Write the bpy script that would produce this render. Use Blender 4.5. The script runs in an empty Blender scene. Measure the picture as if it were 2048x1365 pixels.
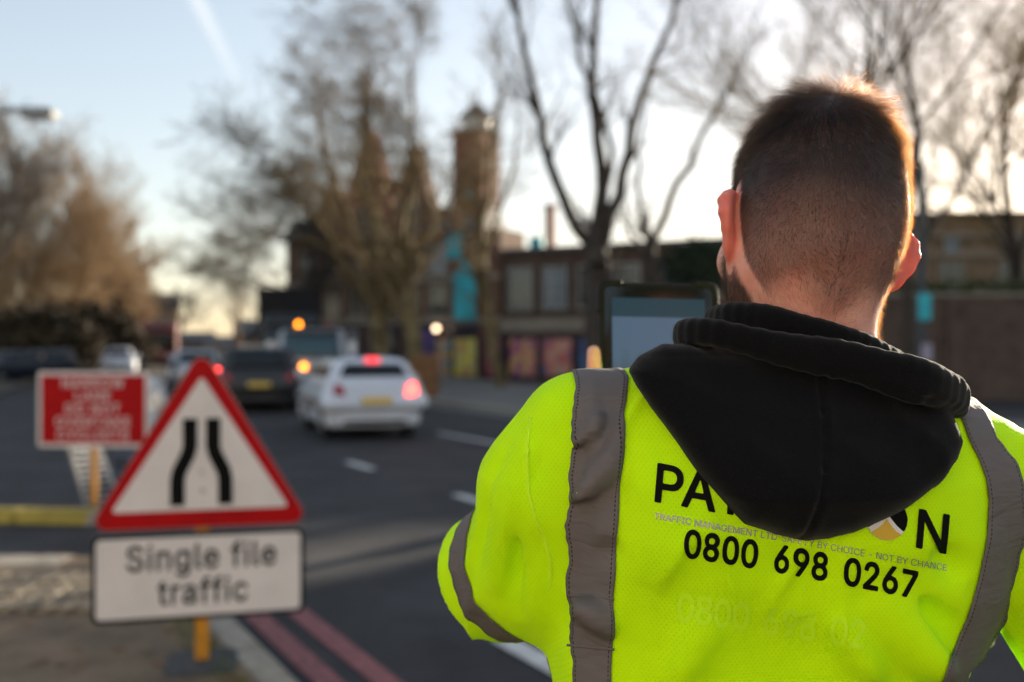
import bpy, bmesh, math, random
import numpy as np
from mathutils import Vector, Matrix
import json

# ------------------------------------------------------------------ camera, sky, sun, exposure
scene = bpy.context.scene
COL = scene.collection
R = math.radians
FPX, CX, HY, CAMZ = 1991.1, 1024.0, 690.0, 1.6      # focal length in photo pixels, principal column, horizon row, eye height
cam = bpy.data.cameras.new("camera")
cam.lens, cam.sensor_width = 35.0, 36.0
cam.clip_start, cam.clip_end = 0.05, 9000
cam.dof.use_dof = True
cam.dof.focus_distance = 0.90
cam.dof.aperture_fstop = 3.2
camo = bpy.data.objects.new("camera", cam)
camo.location = (0, 0, CAMZ)
camo.rotation_euler = (R(90.216), 0, 0)
COL.objects.link(camo)
scene.camera = camo

SUN_AZ, SUN_EL = 38.0, 10.0                         # degrees right of the view, above the horizon
world = bpy.data.worlds.new("World")
scene.world = world
world.use_nodes = True
wn = world.node_tree
sky = wn.nodes.new("ShaderNodeTexSky")
sky.sky_type = 'NISHITA'
sky.sun_disc = False
sky.sun_elevation = R(SUN_EL)
sky.sun_rotation = R(SUN_AZ)
sky.air_density, sky.dust_density, sky.ozone_density = 1.0, 0.8, 1.9
gam = wn.nodes.new("ShaderNodeGamma")               # thin high veil: evens out the clear-sky contrast everywhere alike
gam.inputs[1].default_value = 0.60
wn.links.new(sky.outputs[0], gam.inputs[0])
tint = wn.nodes.new("ShaderNodeMix")
tint.data_type, tint.blend_type = 'RGBA', 'MULTIPLY'
tint.inputs[0].default_value = 1.0
tint.inputs[7].default_value = (1.02, .93, .88, 1)
wn.links.new(gam.outputs[0], tint.inputs[6])
wn.links.new(tint.outputs[2], wn.nodes["Background"].inputs[0])
wn.nodes["Background"].inputs[1].default_value = 0.112

sl = bpy.data.lights.new("sun", 'SUN')
sl.energy = 3.6
sl.angle = R(0.6)
sl.color = (1.0, 0.87, 0.68)
so = bpy.data.objects.new("sun", sl)
sd = Vector((math.sin(R(SUN_AZ)) * math.cos(R(SUN_EL)), math.cos(R(SUN_AZ)) * math.cos(R(SUN_EL)), math.sin(R(SUN_EL))))
so.rotation_euler = sd.to_track_quat('Z', 'Y').to_euler()
so.location = (40, 50, 30)
COL.objects.link(so)

scene.view_settings.view_transform = 'Standard'
scene.view_settings.look = 'None'
scene.view_settings.gamma = 1
scene.view_settings.use_curve_mapping = False
scene.view_settings.exposure = 2.12
scene.render.engine = 'CYCLES'
scene.cycles.use_denoising = True
scene.cycles.max_bounces = 7
scene.cycles.transparent_max_bounces = 12
scene.cycles.sample_clamp_indirect = 6.0

rng = np.random.default_rng(7)
random.seed(7)


def W(px, py, Y):
    """The place in the street that a photo pixel shows at distance Y."""
    return np.array([(px - CX) / FPX * Y, Y, CAMZ - (py - HY) / FPX * Y])


def G(px, py):
    """The point of the ground that a photo pixel shows."""
    Y = CAMZ * FPX / (py - HY)
    return np.array([(px - CX) / FPX * Y, Y, 0.0])


# ------------------------------------------------------------------ materials
def nd(nt, t, **kw):
    n = nt.nodes.new(t)
    for k, v in kw.items():
        setattr(n, k, v)
    return n


def mat(name, col, rough=0.6, metal=0.0, var=0.0, scale=8.0, bump=0.0, bscale=60.0, emit=None, estr=0.0, col2=None,
        spec=0.5, sheen=0.0, sss=0.0, sssr=(1, .3, .1), trans=0.0, detail=6.0, coat=0.0):
    m = bpy.data.materials.new(name)
    m.use_nodes = True
    nt = m.node_tree
    p = nt.nodes["Principled BSDF"]
    p.inputs["Base Color"].default_value = (*col, 1)
    p.inputs["Roughness"].default_value = rough
    p.inputs["Metallic"].default_value = metal
    p.inputs["Specular IOR Level"].default_value = spec
    if coat:
        p.inputs["Coat Weight"].default_value = coat
        p.inputs["Coat Roughness"].default_value = 0.05
    if sheen:
        p.inputs["Sheen Weight"].default_value = sheen
        p.inputs["Sheen Roughness"].default_value = 0.45
    if sss:
        p.inputs["Subsurface Weight"].default_value = 1.0
        p.inputs["Subsurface Scale"].default_value = sss
        p.inputs["Subsurface Radius"].default_value = sssr
    if trans:
        p.inputs["Transmission Weight"].default_value = trans
    if emit:
        p.inputs["Emission Color"].default_value = (*emit, 1)
        p.inputs["Emission Strength"].default_value = estr
    tc = None
    if var or col2:
        tc = nd(nt, "ShaderNodeTexCoord")
        nz = nd(nt, "ShaderNodeTexNoise")
        nz.inputs["Scale"].default_value = scale
        nz.inputs["Detail"].default_value = detail
        nz.inputs["Roughness"].default_value = 0.65
        nt.links.new(tc.outputs["Object"], nz.inputs["Vector"])
        rmp = nd(nt, "ShaderNodeValToRGB")
        c2 = col2 if col2 else tuple(max(0, c * (1 - var)) for c in col)
        c1 = col if col2 else tuple(min(1, c * (1 + var * .6)) for c in col)
        rmp.color_ramp.elements[0].color = (*c2, 1)
        rmp.color_ramp.elements[1].color = (*c1, 1)
        rmp.color_ramp.elements[0].position = 0.32
        rmp.color_ramp.elements[1].position = 0.68
        nt.links.new(nz.outputs["Fac"], rmp.inputs["Fac"])
        nt.links.new(rmp.outputs["Color"], p.inputs["Base Color"])
    if bump:
        tc = tc or nd(nt, "ShaderNodeTexCoord")
        nb = nd(nt, "ShaderNodeTexNoise")
        nb.inputs["Scale"].default_value = bscale
        nb.inputs["Detail"].default_value = 8
        nt.links.new(tc.outputs["Object"], nb.inputs["Vector"])
        b = nd(nt, "ShaderNodeBump")
        b.inputs["Strength"].default_value = bump
        b.inputs["Distance"].default_value = 0.01
        nt.links.new(nb.outputs["Fac"], b.inputs["Height"])
        nt.links.new(b.outputs["Normal"], p.inputs["Normal"])
    return m


# ------------------------------------------------------------------ objects
def link(name, me, parent=None, m=None):
    o = bpy.data.objects.new(name, me)
    COL.objects.link(o)
    if parent is not None:
        o.parent = parent
    if m is not None and me is not None:
        me.materials.append(m)
    return o


def tag(o, label=None, cat=None, group=None, kind=None):
    if label: o["label"] = label
    if cat: o["category"] = cat
    if group: o["group"] = group
    if kind: o["kind"] = kind
    return o


def thing(name, label, cat, loc=(0, 0, 0), rz=0.0, group=None):
    o = bpy.data.objects.new(name, None)
    o.empty_display_size = 0.2
    COL.objects.link(o)
    o.location = loc
    o.rotation_euler = (0, 0, rz)
    return tag(o, label, cat, group)


def np_mesh(name, V, faces, smooth=False):
    """faces: (n,3) or (n,4) int array, or a list of index lists"""
    me = bpy.data.meshes.new(name)
    V = np.asarray(V, dtype=np.float32)
    if isinstance(faces, np.ndarray):
        n, k = faces.shape
        me.vertices.add(len(V))
        me.vertices.foreach_set("co", V.ravel())
        me.loops.add(n * k)
        me.loops.foreach_set("vertex_index", faces.astype(np.int32).ravel())
        me.polygons.add(n)
        me.polygons.foreach_set("loop_start", np.arange(0, n * k, k, dtype=np.int32))
        me.update(calc_edges=True)
    else:
        me.from_pydata([tuple(v) for v in V.tolist()], [], faces)
        me.update()
    if smooth:
        me.polygons.foreach_set("use_smooth", np.ones(len(me.polygons), dtype=bool))
    return me


class MB:
    """collects simple solids and links them as one mesh object"""

    def __init__(s):
        s.V, s.F, s.n = [], [], 0

    def add(s, V, F):
        V = np.asarray(V, float).reshape(-1, 3)
        s.V.append(V)
        s.F += [[i + s.n for i in f] for f in F]
        s.n += len(V)
        return s

    def box(s, c, size, rz=0.0, taper=1.0):
        x, y, z = (v / 2 for v in size)
        P = []
        for zz, t in ((-z, 1.0), (z, taper)):
            for a, b in ((-x, -y), (x, -y), (x, y), (-x, y)):
                P.append((a * t, b * t, zz))
        P = np.array(P)
        if rz:
            c_, s_ = math.cos(rz), math.sin(rz)
            P = np.c_[P[:, 0] * c_ - P[:, 1] * s_, P[:, 0] * s_ + P[:, 1] * c_, P[:, 2]]
        return s.add(P + np.array(c), [[3, 2, 1, 0], [4, 5, 6, 7], [0, 1, 5, 4], [1, 2, 6, 5], [2, 3, 7, 6], [3, 0, 4, 7]])

    def bar(s, a, b, r, r2=None, n=8, cap=True):
        a, b = np.array(a, float), np.array(b, float)
        r2 = r if r2 is None else r2
        d = b - a
        d /= np.linalg.norm(d) + 1e-12
        u = np.cross(d, (0, 0, 1) if abs(d[2]) < .9 else (1, 0, 0))
        u /= np.linalg.norm(u)
        v = np.cross(d, u)
        t = np.arange(n) * 2 * math.pi / n
        ring = np.cos(t)[:, None] * u + np.sin(t)[:, None] * v
        F = [[i, (i + 1) % n, n + (i + 1) % n, n + i] for i in range(n)]
        if cap:
            F += [list(range(n))[::-1], list(range(n, 2 * n))]
        return s.add(np.r_[a + ring * r, b + ring * r2], F)

    def tube(s, pts, r, n=8):
        for a, b in zip(pts[:-1], pts[1:]):
            s.bar(a, b, r, n=n)
        return s

    def prism(s, poly, d0, d1, axis='y'):
        """poly of 2-D points, extruded between d0 and d1 along axis (points are xz for y, xy for z, yz for x)"""
        n = len(poly)
        P = []
        for d in (d0, d1):
            for a, b in poly:
                P.append({'y': (a, d, b), 'z': (a, b, d), 'x': (d, a, b)}[axis])
        F = [[i, (i + 1) % n, n + (i + 1) % n, n + i] for i in range(n)]
        F += [list(range(n))[::-1], list(range(n, 2 * n))]
        return s.add(P, F)

    def lathe(s, prof, c=(0, 0, 0), axis='z', n=20):
        """prof: (radius, height) pairs"""
        t = np.arange(n) * 2 * math.pi / n
        P = []
        for r, h in prof:
            for a in t:
                x, y = r * math.cos(a), r * math.sin(a)
                P.append({'z': (x, y, h), 'x': (h, x, y), 'y': (x, h, y)}[axis])
        F = []
        for k in range(len(prof) - 1):
            for i in range(n):
                j = (i + 1) % n
                F.append([k * n + i, k * n + j, (k + 1) * n + j, (k + 1) * n + i])
        F.append(list(range(n))[::-1])
        F.append([(len(prof) - 1) * n + i for i in range(n)])
        return s.add(np.array(P) + np.array(c), F)

    def mesh(s, name, smooth=False):
        me = bpy.data.meshes.new(name)
        me.from_pydata([tuple(v) for v in np.concatenate(s.V).tolist()], [], s.F)
        bm = bmesh.new()
        bm.from_mesh(me)
        bmesh.ops.recalc_face_normals(bm, faces=bm.faces)
        bm.to_mesh(me)
        bm.free()
        if smooth:
            me.polygons.foreach_set("use_smooth", np.ones(len(me.polygons), dtype=bool))
        me.update()
        return me

    def build(s, name, m, parent=None, smooth=False, bevel=0.0):
        o = link(name, s.mesh(name, smooth), parent, m)
        if bevel:
            b = o.modifiers.new("bevel", 'BEVEL')
            b.width, b.segments, b.limit_method, b.angle_limit = bevel, 2, 'ANGLE', R(40)
        return o


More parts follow.
